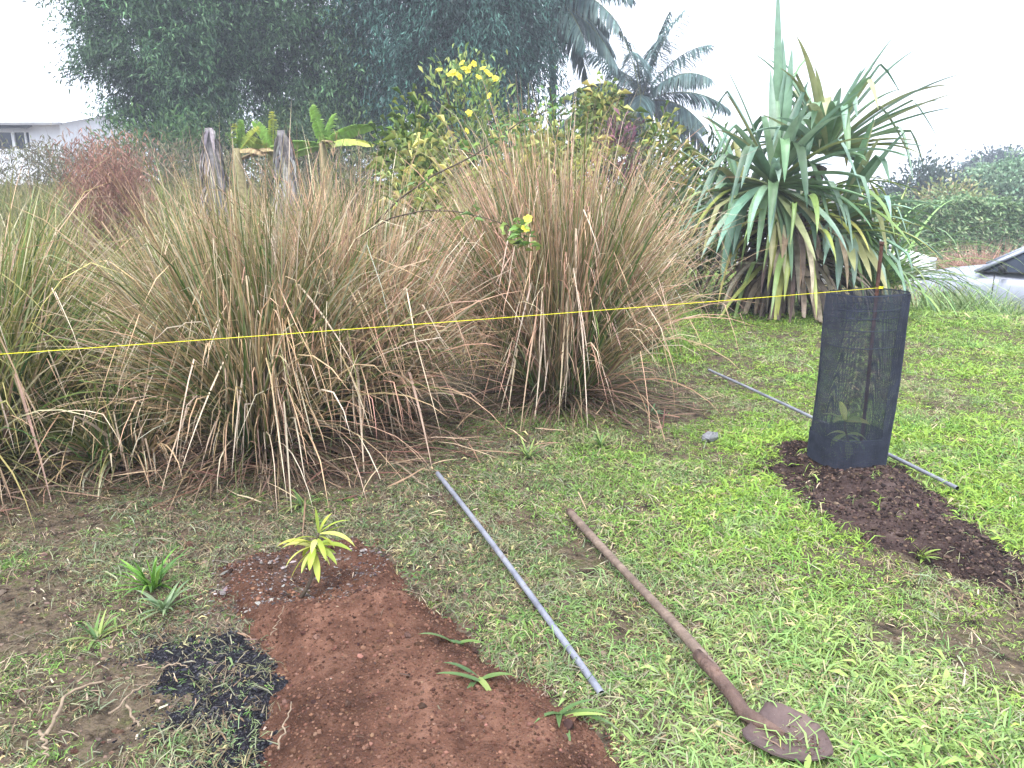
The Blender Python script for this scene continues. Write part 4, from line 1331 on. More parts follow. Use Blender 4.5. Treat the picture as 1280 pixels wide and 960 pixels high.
# ------------------------------------------------------------------ cars
def car(name, loc, rotz, paint, label, seed=0):
    """hatchback: nose towards local -x, length 4.2 m"""
    root = empty(name, tuple(loc), label, "car", "cars parked below the lawn")
    root.rotation_euler = (0, 0, rotz)
    # lower body: stations along x  (x, z_bottom, z_belt, half width)
    st = [(-2.08, .34, .56, .50), (-2.02, .26, .70, .66), (-1.85, .22, .78, .76), (-1.5, .20, .87, .82), (-1.05, .20, .945, .84), (-0.85, .20, .97, .845), (0, .20, .985, .85), (0.8, .20, 1.0, .85), (1.5, .22, 1.02, .84), (1.85, .26, 1.03, .80), (2.04, .30, 1.0, .72), (2.10, .40, .9, .64)]
    K = 14
    rings = []
    for x, zb, zt, w in st:
        pr = []
        for k in range(K):
            a = math.pi * k / (K - 1)
            yy = w * math.copysign(abs(math.cos(a)) ** 0.32, math.cos(a))
            zz = math.sin(a) ** 0.45 if 0 < k < K - 1 else 0.0
            pr.append((x, yy, zb + (zt - zb) * zz + (0.03 * (1 - (yy / w) ** 2) if zz > .9 else 0)))
        rings.append(pr)
    v = np.array(rings).reshape(-1, 3)
    q = [(i * K + j, i * K + j + 1, (i + 1) * K + j + 1, (i + 1) * K + j) for i in range(len(st) - 1) for j in range(K - 1)]
    q += [(i * K, (i + 1) * K, (i + 1) * K + K - 1, i * K + K - 1) for i in range(len(st) - 1)]
    m = MB().add(v, np.array(q))
    m.f.append(np.arange(K)[None]); m.f.append(((len(st) - 1) * K + np.arange(K)[::-1])[None])
    body = m.build("body", paint, root)
    # greenhouse: dark glass core, painted roof skin and pillars
    sec = [(-0.95, .96, .74), (-0.30, 1.36, .60), (0.15, 1.46, .585), (0.9, 1.47, .585), (1.55, 1.38, .575), (1.95, 1.02, .66)]
    lo = lambda x: 0.95
    m = MB()
    rr = []
    for x, zt, w in sec:
        rr.append([(x, -0.78 if zt > 1 else -.74, .95), (x, -w, zt), (x, w, zt), (x, 0.78 if zt > 1 else .74, .95)])
    v = np.array(rr).reshape(-1, 3)
    m.add(v, np.array([(i * 4 + j, i * 4 + j + 1, i * 4 + 5 + j, i * 4 + 4 + j) for i in range(5) for j in range(3)]))
    m.build("cabin_glass", M['glass'], root, smooth=False)
    m = MB()
    rv = []
    for x, zt, w in [(-0.36, 1.335, .615)] + sec[1:5] + [(1.62, 1.33, .59)]:
        for yy, zz in ((-w - .012, zt - 0.035), (-w * .8, zt + .022), (0, zt + .045), (w * .8, zt + .022), (w + .012, zt - .035)):
            rv.append((x, yy, zz))
    m.add(rv, np.array([(i * 5 + j, i * 5 + j + 1, i * 5 + 6 + j, i * 5 + 5 + j) for i in range(5) for j in range(4)]))
    m.build("roof", paint, root)
    for sg in (-1, 1):
        for (a, c, r) in (((-1.0, .80 * sg, .95), (-0.28, .625 * sg, 1.37), .035), ((0.42, .79 * sg, .97), (0.45, .605 * sg, 1.46), .03), ((1.25, .79 * sg, .98), (1.3, .60 * sg, 1.42), .035), ((2.0, .74 * sg, .98), (1.5, .60 * sg, 1.40), .05)):
            tube(MB(), [a, c], r, 6).build("pillar", paint, root)
        tube(MB(), [(-0.28, .615 * sg, 1.37), (0.2, .60 * sg, 1.465), (0.9, .60 * sg, 1.475), (1.55, .59 * sg, 1.39)], .028, 6).build("roof_rail", paint, root)
        mm_ = MB()      # mirror
        P = ICO * np.array((.07, .10, .075)) + np.array((-0.62, .93 * sg, 1.03))
        mm_.add(P, ICOF).build("mirror", M['plastic'], root)
        hl = MB().add(unit(ICO) * np.array((.17, .07, .075)) + np.array((-1.86, .66 * sg, .70)), ICOF)
        hl.build("headlight", M['lamp'], root)
        dr = MB()       # door
        for x0, x1 in ((-0.72, 0.42), (0.45, 1.22)):
            yy = .862 * sg
            for a, c in (((x0, yy, .34), (x0, yy, .95)), ((x1, yy, .34), (x1, yy, .95)), ((x0, yy, .34), (x1, yy, .34))):
                tube(dr, [a, c], .007, 4)
        dr.build("door_gap", M['plastic'], body)
        tube(MB(), [(0.18, .875 * sg, .86), (0.36, .875 * sg, .865)], .014, 6).build("door_handle", paint, root)
        tube(MB(), [(-0.95, .80 * sg, .955), (0, .80 * sg, .975), (1.2, .80 * sg, .985)], .016, 5).build("window_seal", M['plastic'], root)
        for wx in (-1.32, 1.30):
            w = MB()
            t = np.linspace(0, 2 * np.pi, 25)
            prof = [(0.19, -.09), (.27, -.10), (.305, -.08), (.315, 0), (.305, .08), (.27, .10), (.19, .09)]
            vv = np.array([(wx + r * math.cos(a), .76 * sg + yy, .315 + r * math.sin(a)) for a in t[:-1] for r, yy in prof])
            n_ = len(prof)
            w.add(vv, np.array([(i * n_ + j, i * n_ + j + 1, ((i + 1) % 24) * n_ + j + 1, ((i + 1) % 24) * n_ + j) for i in range(24) for j in range(n_ - 1)]))
            wo_ = w.build("wheel", M['rubber'], root)
            rm = MB()
            y0 = (.76 + .085) * sg
            for k in range(7):
                a = k * 2 * np.pi / 7
                tube(rm, [(wx, y0, .315), (wx + .2 * math.cos(a), y0 - .01 * sg, .315 + .2 * math.sin(a))], [.035, .025], 5)
            tube(rm, [(wx + .195 * math.cos(a), y0 - .015 * sg, .315 + .195 * math.sin(a)) for a in t], .014, 5, caps=False)
            rm.build("rim", M['rim'], wo_)
    tube(MB(), [(-2.09, -.45, .42), (-2.11, 0, .42), (-2.09, .45, .42)], .06, 8).build("grille", M['plastic'], root)
    box(MB(), (-2.125, -.24, .50), (-2.09, .24, .60)).build("number_plate", M['wall'], root)
    return root


c = at(1147, 352, 13.6)
car("parked_car", (c[0] + 2.06 * math.cos(rad(36)), 13.9 - 2.06 * math.sin(rad(36)), float(T(c[0] + 1.6, 13.0)) + 0.02), rad(-36), M['car_silver'], "silver hatchback parked below the lawn, cut by the right border")
c = at(1064, 340, 17.5)
car("parked_car", (c[0] - 0.15, 18.2, float(T(c[0] + 1, 18.2)) + 0.02), rad(180), M['car_white'], "white car mostly hidden behind the pandanus and dry grass")


# ------------------------------------------------------------------ house
def house():
    Yh = 37.0
    wx0, wx1 = at(-6, 172, Yh)[0], at(39, 172, Yh)[0]
    z0, z1 = pz(187, Yh), pz(164, Yh)
    eave = pz(155, Yh)
    x1 = at(76, 172, Yh)[0]
    x0 = x1 - 11.0
    g = float(T(x0 + 5, Yh)) - 0.3
    root = empty("white_house", ((x0 + x1) / 2, Yh, g), "white house with a dark sliding window beyond the meadow at left", "house")
    o = np.array(((x0 + x1) / 2, Yh, g))
    bl = lambda a, c: (np.array(a) - o, np.array(c) - o)
    # front wall in pieces round the window
    for a, c in (((x0, Yh, g), (wx0, Yh + .2, eave)), ((wx1, Yh, g), (x1, Yh + .2, eave)), ((wx0, Yh, g), (wx1, Yh + .2, z0)), ((wx0, Yh, z1), (wx1, Yh + .2, eave))):
        box(MB(), *bl(a, c)).build("wall", M['wall'], root, smooth=False)
    box(MB(), *bl((x0, Yh + 7.8, g), (x1, Yh + 8, eave))).build("wall", M['wall'], root, smooth=False)
    for xx in (x0, x1 - .2):
        box(MB(), *bl((xx, Yh + .2, g), (xx + .2, Yh + 7.8, eave))).build("wall", M['wall'], root, smooth=False)
    win = box(MB(), *bl((wx0, Yh + .10, z0), (wx1, Yh + .12, z1))).build("window", M['glass'], root, smooth=False)
    m = MB()
    for a, c in (((wx0, Yh - .03, z0 - .06), (wx1, Yh + .06, z0 + .03)), ((wx0, Yh - .03, z1 - .05), (wx1, Yh + .06, z1 + .03)), ((wx1 - .07, Yh - .03, z0 + .03), (wx1, Yh + .06, z1 - .05)), ((wx0, Yh - .03, z0 + .03), (wx0 + .07, Yh + .06, z1 - .05)),
                 (((wx0 + wx1) / 2 - .06, Yh - .03, z0 + .03), ((wx0 + wx1) / 2 + .06, Yh + .06, z1 - .05)), ((wx1 - .30, Yh + .0, z0 + .03), (wx1 - .22, Yh + .05, z1 - .05))):
        box(m, *bl(a, c))
    m.build("window_frame", M['wall'], win, smooth=False)
    # corrugated awning over the window
    n = 40
    xs = np.linspace(wx0 - .3, wx1 + .15, n)
    v = []
    for i, x in enumerate(xs):
        dz = 0.03 * math.cos(i * math.pi)
        v += [(x, Yh - .02, z1 + .24 + dz), (x, Yh - .55, z1 + .08 + dz)]
    MB().add(np.array(v) - o, np.array([(2 * i, 2 * i + 1, 2 * i + 3, 2 * i + 2) for i in range(n - 1)])).build("awning", M['trim'], root, smooth=False)
    # roof: two sheets with ridge, gutter
    rz = eave + 0.75
    for s in (0, 1):
        y_e, y_r = (Yh - .5, Yh + 4) if s == 0 else (Yh + 8.5, Yh + 4)
        n = 90
        v = []
        for i, x in enumerate(np.linspace(x0 - .4, x1 + .4, n)):
            dz = 0.018 * math.cos(i * math.pi)
            v += [(x, y_e, eave + .02 + dz), (x, y_r, rz + dz)]
        MB().add(np.array(v) - o, np.array([(2 * i, 2 * i + 1, 2 * i + 3, 2 * i + 2) for i in range(n - 1)])).build("roof", M['roof'], root, smooth=False)
    for xx in (x0 + .0, x1 - .2):
        MB().add(np.array([(xx, Yh, eave), (xx, Yh + 8, eave), (xx, Yh + 4, rz - .05), (xx + .2, Yh, eave), (xx + .2, Yh + 8, eave), (xx + .2, Yh + 4, rz - .05)]) - o, [np.array([(0, 1, 2), (3, 5, 4)])]).build("gable", M['wall'], root, smooth=False)
    box(MB(), *bl((x0 - .4, Yh - .62, eave - .08), (x1 + .4, Yh - .5, eave + .03))).build("gutter", M['trim'], root, smooth=False)


house()

# ------------------------------------------------------------------ tree guard, stake, string
GB = G(1057, 586, 0.05)
GH = 0.86
LEAN = np.array((0.015, 0.0, 1.0))


def guard():
    gz = float(bed_z('mulch', GB[0], GB[1])[0])
    root = empty("tree_guard", (GB[0], GB[1], gz), "black shade mesh tree guard standing on the dark mulch mound", "tree guard")
    w, r = 0.168, 0.075

    def outline(n, grow=0.0):
        t = np.linspace(0, 4, n, endpoint=False)
        out = []
        for s in t:
            k, u = int(s), s - int(s)
            a0 = k * math.pi / 2 + rad(-45 + 12)
            a = a0 + u * math.pi / 2
            c, s_ = math.cos(a), math.sin(a)
            p = 0.30                                  # squarish superellipse
            b = rad(12)
            cx, sx = math.cos(a - b), math.sin(a - b)
            q = (abs(cx) ** (2 / p * .5) + abs(sx) ** (2 / p * .5)) ** (-p / 1.0)
            q = min(q, 1.28)
            x, y = (w + grow) * q * cx, (w + grow) * q * sx
            out.append((x * math.cos(b) - y * math.sin(b), x * math.sin(b) + y * math.cos(b)))
        return np.array(out)

    def wob(p, z):
        a = np.arctan2(p[..., 1], p[..., 0])
        k = 1 + 0.025 * np.sin(a * 2 + z * 5) + 0.02 * np.sin(a * 3 - z * 8) - 0.03 * np.exp(-((z - 0.45) / 0.3) ** 2)
        return np.stack([p[..., 0] * k + 0.02 * z, p[..., 1] * k, z + 0.012 * np.sin(a + 2.2) * z], -1)
    # vertical threads (three sided) and horizontal threads
    NV, NZ = 400, 9
    pv = outline(NV)
    zs = np.linspace(-0.02, GH, NZ)
    m = MB()
    ctr = wob(np.repeat(pv[:, None], NZ, 1), np.repeat(zs[None], NV, 0))
    tang = unit(np.roll(ctr, -1, 0) - ctr)
    out = np.cross(tang, (0, 0, 1.0))
    r_ = 0.00062
    ring = np.stack([ctr + tang * r_, ctr - tang * r_ * .5 + out * r_ * .86, ctr - tang * r_ * .5 - out * r_ * .86], 2)
    b = (np.arange(NV)[:, None, None] * NZ + np.arange(NZ - 1)[None, :, None]) * 3
    j = np.arange(3)[None, None]
    j2 = (j + 1) % 3
    m.add(ring.reshape(-1, 3), np.stack([b + j, b + j2, b + 3 + j2, b + 3 + j], -1).reshape(-1, 4))
    NH, NP = 230, 64
    ph = outline(NP)
    for z in np.linspace(0, GH, NH):
        c = wob(ph, np.full(NP, z))
        v = np.concatenate([c - (0, 0, .0006), c + (0, 0, .0006)])
        i = np.arange(NP)
        k = (i + 1) % NP
        m.add(v, np.stack([i, k, k + NP, i + NP], -1))
    net = m.build("netting", M['net'], root)
    net["kind"] = "stuff"

    def band(z0, z1, name, grow, par):
        P = outline(96, grow)
        zz = np.linspace(z0, z1, 4)
        c = wob(np.repeat(P[:, None], 4, 1), np.repeat(zz[None], 96, 0))
        i = np.arange(96)[:, None]
        k = (i + 1) % 96
        jj = np.arange(3)[None]
        return MB().add(c.reshape(-1, 3), np.stack([i * 4 + jj, k * 4 + jj, k * 4 + jj + 1, i * 4 + jj + 1], -1).reshape(-1, 4)).build(name, M['net'], par)
    for z in (0.135, 0.70 * GH, 0.80 * GH, 0.87 * GH, 0.915 * GH):
        band(z - .0022, z + .0022, "seam", 0.002, root)
    band(GH - .006, GH, "top_hem", 0.002, root)
    # second layers: the folded foot and the overlap where the sheet closes: finer netting
    def extra(name, sel, z0, z1, grow, step=0.0030, r_=.0006):
        m = MB()
        P = outline(520, grow)
        zz = np.linspace(z0, z1, 6)
        for i in range(520):
            if sel(i / 520 * 4):
                c = wob(np.repeat(P[i][None], 6, 0), zz)
                tube(m, c, r_, 3, caps=False)
        P2 = outline(130, grow)
        for z in np.arange(z0, z1, step):
            c = wob(P2, np.full(130, z))
            i = np.array([i for i in range(130) if sel(i / 130 * 4)])
            k = (i + 1) % 130
            m.add(np.concatenate([c - (0, 0, .0006), c + (0, 0, .0006)]), np.stack([i, k, k + 130, i + 130], -1))
        o = m.build(name, M['net'], root)
        o["kind"] = "stuff"
    extra("foot_fold", lambda s: True, -0.02, 0.13, 0.006)
    extra("overlap_strip", lambda s: 3.72 < s or s < 0.15, 0.13, GH - .01, 0.005)
    return root


guard()


def sapling(base, h, lean, leaves, label, col, seed, name="sapling", stem_r=0.008, cat="sapling"):
    rng = np.random.default_rng(9000 + seed)
    root = empty(name, tuple(base), label, cat)
    top = np.array((lean[0], lean[1], h))
    t = np.linspace(0, 1, 8)[:, None]
    pts = top * t + np.array((0.015, 0, 0)) * np.sin(t * 5)
    tube(MB(), pts, np.linspace(stem_r, stem_r * 0.45, 8), 7).build("stem", M['stem'], root)
    for (tt, az, el, L, W, dr) in leaves:
        p = np.array([np.interp(tt, t[:, 0], pts[:, k]) for k in range(3)])
        d = np.array((math.cos(rad(az)) * math.cos(rad(el)), math.sin(rad(az)) * math.cos(rad(el)), math.sin(rad(el))))
        c = pick(col, 1, var=0.1, rng=rng)[0]
        V, q, C = ribbons([p], [d], L, W, dr, segs=9, fold=0.35, roll=rng.normal(0, 0.4), wp=lambda t: np.where(t < .1, .12, np.sin(np.pi * np.clip(t * 0.96 + .04, 0, 1)) ** 0.8), cb=c * .9, ct=c * 1.05, rng=rng)
        MB().add(V, q, C).build("leaf", M['sapling'], root)
    return root


YL = [lin(190, 200, 92), lin(166, 182, 76), lin(204, 208, 116), lin(144, 160, 70)]
pb = G(376, 752, 0.0)
pb[2] = float(bed_z('soil', pb[0], pb[1])[0])
lv = [(0.98, 20, 35, .13, .038, .6), (0.97, 350, 15, .16, .042, 1.0), (0.98, 60, 50, .12, .036, .6), (0.95, 120, 80, .13, .032, .2), (0.86, 200, 20, .12, .036, .8), (0.84, 300, 5, .15, .042, 1.0), (0.8, 30, 30, .13, .04, .5),
      (0.66, 180, 25, .16, .042, .9), (0.64, 215, 5, .15, .042, 1.0), (0.62, 320, 10, .15, .045, .8), (0.6, 265, -10, .15, .05, 1.0), (0.62, 340, 25, .17, .045, .7), (0.58, 160, 15, .17, .034, .8), (0.56, 240, -20, .13, .045, .8), (0.5, 290, -40, .16, .05, .6), (0.52, 60, 20, .12, .04, .6), (0.55, 200, -30, .15, .045, .8)]
lv = [(0.45 + 0.55 * a, b_, c_, d_ * (0.62 + 0.35 * abs(math.cos(rad(b_)))), e_ * 0.50, f_) for a, b_, c_, d_, e_, f_ in lv] + [(0.7 + 0.05 * k_, 67 * k_, 25 - 12 * (k_ % 3), .085, .02, .9) for k_ in range(6)] + [(0.66 + 0.03 * k_, 40 + 95 * k_, -5 - 9 * (k_ % 3), .09, .024, .9) for k_ in range(6)]
sapling(pb, 0.25, (0.09, 0.03), lv, "yellow green sapling planted in the red soil bed", YL, 1)
gb = np.array((GB[0] - 0.02, GB[1] - 0.01, float(bed_z('mulch', GB[0], GB[1])[0])))
lv = [(0.95, a, e, .125, .036, .7) for a, e in ((20, 40), (90, 60), (160, 35), (220, 30), (290, 35), (340, 20))] + [(0.6, a, e, .12, .036, .9) for a, e in ((0, 10), (130, 10), (200, -5), (300, 0))] + [(.4, 250, -5, .13, .045, .9), (.4, 20, 0, .13, .045, .9)]
sapling(gb, 0.20, (0.0, 0.0), lv, "small green sapling inside the black mesh guard", [lin(150, 172, 80), lin(124, 152, 72), lin(172, 184, 98)], 2)


def stake(base, top, label, r=0.011):
    root = empty("steel_stake", tuple(base), label, "stake")
    base, top = np.asarray(base, float), np.asarray(top, float)
    d = top - base
    t = np.linspace(-0.05, 1, 40)[:, None]
    rr = r * (1 + 0.10 * (np.arange(40) % 2))
    tube(MB(), d * t, rr, 8).build("rod", M['stake'], root)
    tube(MB(), [d * 0.985, d * 1.0], [r * 1.35, r * 1.3], 8).build("head", M['stake'], root)
    return root


sx = at(1100, 360, GB[1] + 0.12)
sb = np.array((sx[0] - 0.005, sx[1], float(bed_z('mulch', sx[0], sx[1])[0]) - 0.02))
stp = at(1102.5, 302, GB[1] + 0.12)
stake(sb, stp, "rusty steel stake inside the mesh guard with the yellow string tied to it", 0.0095)
p1 = at(1097, 360, GB[1] + 0.105)
p0 = at(0, 440, 3.05)
p_end = p0 + (p0 - p1) * 0.32
stake((p_end[0] - .012, p_end[1] + .012, float(T(p_end[0], p_end[1])) - .05), (p_end[0] - .012, p_end[1] + .012, 1.15), "rusty steel stake beyond the left border holding the string's other end")
t = np.linspace(0, 1, 60)[:, None]
pts = p_end * (1 - t) + p1 * t - np.array((0, 0, 0.012)) * (4 * t * (1 - t))
m = tube(MB(), pts, 0.0014, 6)
so = m.build("string_line", M['string'], origin=tuple(p1))
tag(so, "taut yellow string stretched across the tussocks to the rusty stake", "string")
kn = MB()
a = np.linspace(0, 6 * np.pi, 60)
ax = np.array((sx[0], sx[1], p1[2]))
tube(kn, ax - p1 + np.stack([.0145 * np.cos(a), .0145 * np.sin(a), .004 * (a / a[-1] - .5) * 3], -1), .0017, 5)
kn.build("knot", M['string'], so)

# ------------------------------------------------------------------ pipes, shovel
def pipe(a, c, r, label, mat, bend=0.0):
    a, c = np.asarray(a, float), np.asarray(c, float)
    o = (a + c) / 2
    root = empty("steel_pipe", tuple(o), label, "pipe", "steel pipes lying on the grass")
    t = np.linspace(0, 1, 24)[:, None]
    pts = a * (1 - t) + c * t - o + np.array((0, 0, 1)) * bend * np.sin(t * math.pi)
    tube(MB(), pts, r, 12, caps=False).build("tube", mat, root)
    d = unit(c - a)
    for e in (0, -1):                                  # open ends: inner bore
        sgn = 1 if e == 0 else -1
        tube(MB(), [pts[e], pts[e] + d * 0.05 * sgn], [r * 0.999, r * 0.78], 12, caps=False).build("bore", M['plastic'], root)
    return root


A, B = G(547, 597, 0.03), G(752, 866, 0.02)
pipe((A[0], A[1], float(T(A[0], A[1])) + .045), (B[0], B[1], float(T(B[0], B[1])) + .016), 0.0115, "galvanised steel pipe lying between the soil bed and the shovel", M['galv'], 0.015)
A, B = G(886, 465, 0.03), G(1196, 615, 0.03)
pipe((A[0], A[1], float(T(A[0], A[1])) + .045), (B[0], B[1], float(T(B[0], B[1])) + .04), 0.0105, "long thin steel pipe lying on the lawn behind the mesh guard", M['galv'], 0.01)


def shovel():
    A, S, E = G(712, 644, .03), G(930, 886, .05), G(1020, 934, 0.03)
    S = S * 1.0
    d = unit((S - A) * (1, 1, 0))
    # blade axis follows the handle
    e = unit((E - S) * (1, 1, 0))
    ang = math.atan2(e[1], e[0])
    root = empty("shovel", (S[0], S[1], float(T(S[0], S[1]))), "old long handled round point shovel lying on the mown grass", "shovel")
    o = np.array((S[0], S[1], float(T(S[0], S[1]))))
    pa = np.array((A[0], A[1], float(T(A[0], A[1])) + .035)) - o
    hs = unit(np.array((d[0], d[1], 0)))
    ps = -hs * 0.17 + np.array((0, 0, .062))
    t = np.linspace(0, 1, 26)[:, None]
    h = pa * (1 - t) + ps * t + np.array((0, 0, .012)) * np.sin(t * math.pi) + np.cross(hs, (0, 0, 1.)) * 0.008 * np.sin(t * 5)
    tube(MB(), h, 0.0165 + 0.0015 * np.sin(t[:, 0] * 9), 12).build("handle", M['handle'], root)
    tube(MB(), [pa - hs * .004, pa + hs * .03], [.0172, .0178], 12).build("grip_end", M['rust'], root)
    k = np.array((e[0], e[1], 0))
    # socket bends down into the blade
    P = np.array([ps - hs * 0.10, ps, -hs * .06 + (0, 0, .056), (0, 0, .040), k * .05 + (0, 0, .034), k * .12 + (0, 0, .030)])
    tube(MB(), P, [.0205, .0205, .021, .023, .020, .008], 12).build("socket", M['rust'], root)
    for q in (-hs * .15, -hs * .22):
        tube(MB(), [q + (0, 0, .06), q + (0, 0, .089)], .004, 6).build("rivet", M['rust'], root)
    # dished blade
    nrm = np.cross((0, 0, 1.), k)
    U, W = 21, 15
    Lb = float(np.linalg.norm((E - S)[:2])) + .015
    top, bot = [], []
    for i in range(U):
        u = i / (U - 1)
        half = 0.108 * (0.72 + 0.28 * min(1.0, u / .16) ** 0.6) * (1 if u < 0.42 else max(0, 1 - ((u - .42) / .58) ** 2.0) ** 0.75)
        half = max(half, 0.004)
        for j in range(W):
            s = -1 + 2 * j / (W - 1)
            z = 0.026 + 0.024 * (s * half / .104) ** 2 - 0.012 * math.sin(u * math.pi) + 0.014 * u ** 3 + (0.010 * math.exp(-(s * 5) ** 2) * (1 - u))
            if u < .08:
                z += .008 * (1 - u / .08)
            p = k * (0.03 + u * Lb) + nrm * s * half + np.array((0, 0, z))
            top.append(p)
            bot.append(p - (0, 0, .0035))
    q = np.array([(i * W + j, i * W + j + 1, (i + 1) * W + j + 1, (i + 1) * W + j) for i in range(U - 1) for j in range(W - 1)])
    m = MB().add(np.array(top + bot), [q[:, ::-1], q + U * W])
    ed = [i * W for i in range(U)] + [(U - 1) * W + j for j in range(1, W)] + [i * W + W - 1 for i in range(U - 2, -1, -1)] + list(range(W - 2, 0, -1))
    n = len(ed)
    m.f.append(np.array([(ed[i], ed[(i + 1) % n], ed[(i + 1) % n] + U * W, ed[i] + U * W) for i in range(n)]))
    bl = m.build("blade", M['blade_steel'], root)
    # soil stuck in the dish
    kk = 70
    uu, ss = R.uniform(.3, .95, kk), R.normal(0, .35, kk)
    pp = k * (0.03 + uu[:, None] * Lb) + nrm * (ss * .07)[:, None] + np.stack([0 * uu, 0 * uu, .012 + .02 * uu ** 3 + .012], -1)
    v = (ICO[None] * R.uniform(.0015, .004, (kk, 1, 1)) * (1, 1, .5) + pp[:, None]).reshape(-1, 3)
    so_ = MB().add(v, (np.arange(kk)[:, None, None] * 12 + ICOF[None]).reshape(-1, 3), np.repeat(pick([lin(96, 74, 66), lin(80, 60, 54)], kk), 12, 0)).build("stuck_soil", M['soilbit'], bl, smooth=False)
    so_["kind"] = "stuff"


shovel()

# ------------------------------------------------------------------ arching flowering branch
def branch():
    pts = lambda L: np.array([at(x, y, Y) for x, y, Y in L])

    def smooth(P, n=26):
        t = np.linspace(0, len(P) - 1, n)
        return np.stack([np.interp(t, np.arange(len(P)), P[:, k]) for k in range(3)], -1)
    o = G(452, 540)
    o[1] += 0.1
    b = np.array((o[0], o[1], float(T(o[0], o[1]))))
    root = empty("flowering_vine", tuple(b), "bare dark arching branch with two yellow blossoms before the tussocks", "vine")
    main = smooth(pts([(452, 470, 5.0), (428, 330, 4.9), (440, 303, 4.85), (470, 278, 4.8), (500, 248, 4.8), (540, 220, 4.85), (590, 196, 4.9), (625, 172, 5.0), (650, 152, 5.1), (685, 138, 5.2)]))
    sub = smooth(pts([(430, 318, 4.85), (455, 292, 4.7), (490, 272, 4.55), (530, 263, 4.5), (570, 264, 4.5), (605, 272, 4.5), (636, 282, 4.5), (655, 300, 4.5)]))
    s3 = smooth(pts([(432, 320, 4.85), (432, 300, 4.8), (440, 268, 4.8), (448, 240, 4.8), (455, 225, 4.85)]), 14)
    for P, r in ((main, .0075), (sub, .0055), (s3, .0045)):
        tube(MB(), P - b, np.linspace(r, r * .45, len(P)), 6).build("stem", M['stem'], root)
    rng = np.random.default_rng(55)
    cl = [(main[17:], 40), (main[10:14], 16), (sub[-4:], 46), (sub[14:18], 8)]
    for P, n in cl:
        i = rng.integers(0, len(P), n)
        p = P[i] - b + rng.normal(0, .035, (n, 3))
        D_, L_, W_, C_ = uhemi(n, .3, 1.7, rng), rng.uniform(.05, .10, n), rng.uniform(.02, .03, n), pick([lin(120, 152, 84), lin(150, 172, 90), lin(104, 132, 80)], n, rng=rng)
        for q_ in range(n):
            v, f, c = leaf_cards(p[q_:q_ + 1], D_[q_:q_ + 1], L_[q_], W_[q_], C_[q_:q_ + 1], rng)
            MB().add(v, f, c).build("leaf", M['leaf'], root)
    for (x, y) in ((660, 274), (656, 287)):
        blossom(at(x, y, 4.45) - b, .025, root, rng)
    return root


branch()

# ------------------------------------------------------------------ small things on the ground
def weed(px, py, L, W, n, label, seed, cols, el=(5, 45), group="broad bladed weeds on the soil and grass"):
    rng = np.random.default_rng(9500 + seed)
    p = G(px, py)
    p[2] = float(surf(p[0], p[1]))
    root = empty("weed_tuft", tuple(p), label, "weed", group)
    for i in range(n):
        a, e = rng.uniform(0, 2 * np.pi), rad(rng.uniform(*el))
        c = pick(cols, 1, var=.12, rng=rng)[0]
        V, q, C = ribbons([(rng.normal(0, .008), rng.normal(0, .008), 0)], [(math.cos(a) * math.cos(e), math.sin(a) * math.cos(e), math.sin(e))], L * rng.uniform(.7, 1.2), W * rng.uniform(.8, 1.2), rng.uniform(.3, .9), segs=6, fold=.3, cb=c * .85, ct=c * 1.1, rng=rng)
        MB().add(V, q, C).build("leaf", M['sapling'], root)


WGc = [lin(120, 150, 84), lin(98, 128, 78), lin(150, 166, 96)]
weed(572, 820, .13, .018, 7, "weed tuft on the soil edge nearest the galvanised pipe's middle", 1, WGc)
weed(600, 868, .14, .02, 5, "weed tuft lying on the red soil above the near border", 2, WGc)
weed(700, 902, .15, .018, 9, "weed tuft at the soil's edge below the pipe's near end", 3, WGc)
weed(192, 738, .17, .016, 34, "bright green weed tuft left of the sapling", 4, [lin(112, 160, 66), lin(136, 176, 80), lin(96, 138, 72)], (30, 80))
weed(205, 765, .13, .013, 22, "blue green weed tuft just above the charcoal", 5, [lin(120, 146, 104), lin(140, 160, 120)], (20, 70))
weed(120, 800, .10, .012, 16, "small green weed tuft on the bare dirt at left", 6, WGc, (20, 70))
weed(660, 575, .15, .012, 20, "green weed tuft at the foot of the rosy tussock", 7, WGc, (20, 70))
weed(815, 516, .11, .02, 12, "small bluish weed on bare earth beside the loose straw tussock", 8, [lin(100, 136, 100), lin(120, 150, 110)], (15, 60))
weed(750, 560, .14, .012, 22, "green weed tuft at the lawn's edge under drooping straw", 9, WGc, (20, 70))
weed(380, 632, .13, .012, 18, "green weed tuft on bare earth behind the sapling", 10, WGc, (20, 70))
weed(1150, 700, .10, .016, 12, "young weed tuft sprouting along the mulch mound's near edge", 11, [lin(150, 172, 84), lin(126, 152, 78)], (25, 75))


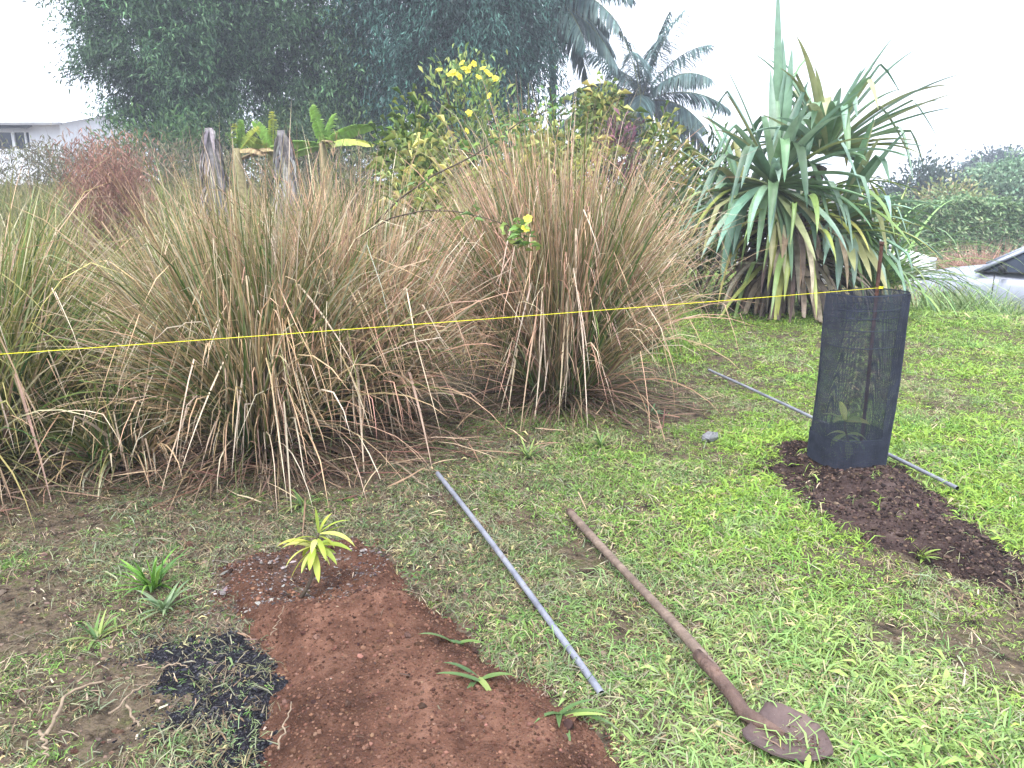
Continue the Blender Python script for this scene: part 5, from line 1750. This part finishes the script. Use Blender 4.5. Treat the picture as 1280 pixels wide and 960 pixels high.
def twig(L, r, label, group="dry sticks on the ground"):
    P = np.array([G(x, y) for x, y in L])
    t = np.linspace(0, len(P) - 1, 14)
    P = np.stack([np.interp(t, np.arange(len(P)), P[:, k]) for k in range(3)], -1)
    P[:, 2] = surf(P[:, 0], P[:, 1]) + 0.03 + r
    P[1:-1, :2] += R.normal(0, .004, (12, 2))
    o = tube(MB(), P, np.linspace(r, r * .5, 14), 7).build("dry_stick", M['twig'], origin=tuple(P[7]))
    tag(o, label, "stick", group)


twig([(60, 935), (72, 912), (85, 885), (105, 875), (133, 868)], .006, "longest curved pale stick near the bottom left corner")
twig([(52, 930), (60, 945), (64, 962)], .005, "short pale stick crossing the longest one's lower end")
twig([(138, 908), (155, 898), (168, 880), (190, 872)], .004, "thin crooked twig on the dirt left of the charcoal")
twig([(160, 898), (170, 918), (178, 925)], .004, "short forked twig beneath the thin crooked one")
twig([(494, 585), (515, 603), (535, 620)], .006, "brown stick beside the galvanised pipe's far end")
twig([(204, 854), (225, 853), (238, 857)], .003, "straight pale straw piece lying on the charcoal")
twig([(350, 960), (358, 930), (366, 903)], .003, "thin pale stalk standing off the soil's charcoal strip")
twig([(1215, 780), (1225, 772), (1240, 769)], .003, "little white curled straw on the lawn near the right border")
twig([(340, 812), (348, 805), (358, 795)], .002, "thin straw on the red soil below the sapling")

rp = G(887, 550)
v = ICO * (1 + R.uniform(-.15, .15, (12, 1))) * np.array((.075, .04, .035)) @ np.array([(.88, .47, 0), (-.47, .88, 0), (0, 0, 1)])
o = MB().add(v, ICOF).build("grey_rock", M['stone'], smooth=False)
o.location = (rp[0], rp[1], float(T(rp[0], rp[1])) + .03)
tag(o, "small grey rock on the lawn's edge left of the mulch mound", "rock")

# ------------------------------------------------------------------ air
hz = box(MB(), (-120, -14, -2.6), (120, 90, 22)).build("haze", None, smooth=False)
tag(hz, "thin pale overcast haze filling the air", "haze", kind="stuff")
m, nt, out = new_mat("haze_air")
pv = nt.nodes.new("ShaderNodeVolumePrincipled")
pv.inputs['Color'].default_value = (0.86, 0.90, 1.0, 1)
pv.inputs['Density'].default_value = 0.0036
pv.inputs['Anisotropy'].default_value = 0.2
nt.links.new(pv.outputs[0], out.inputs['Volume'])
hz.data.materials.clear()
hz.data.materials.append(m)
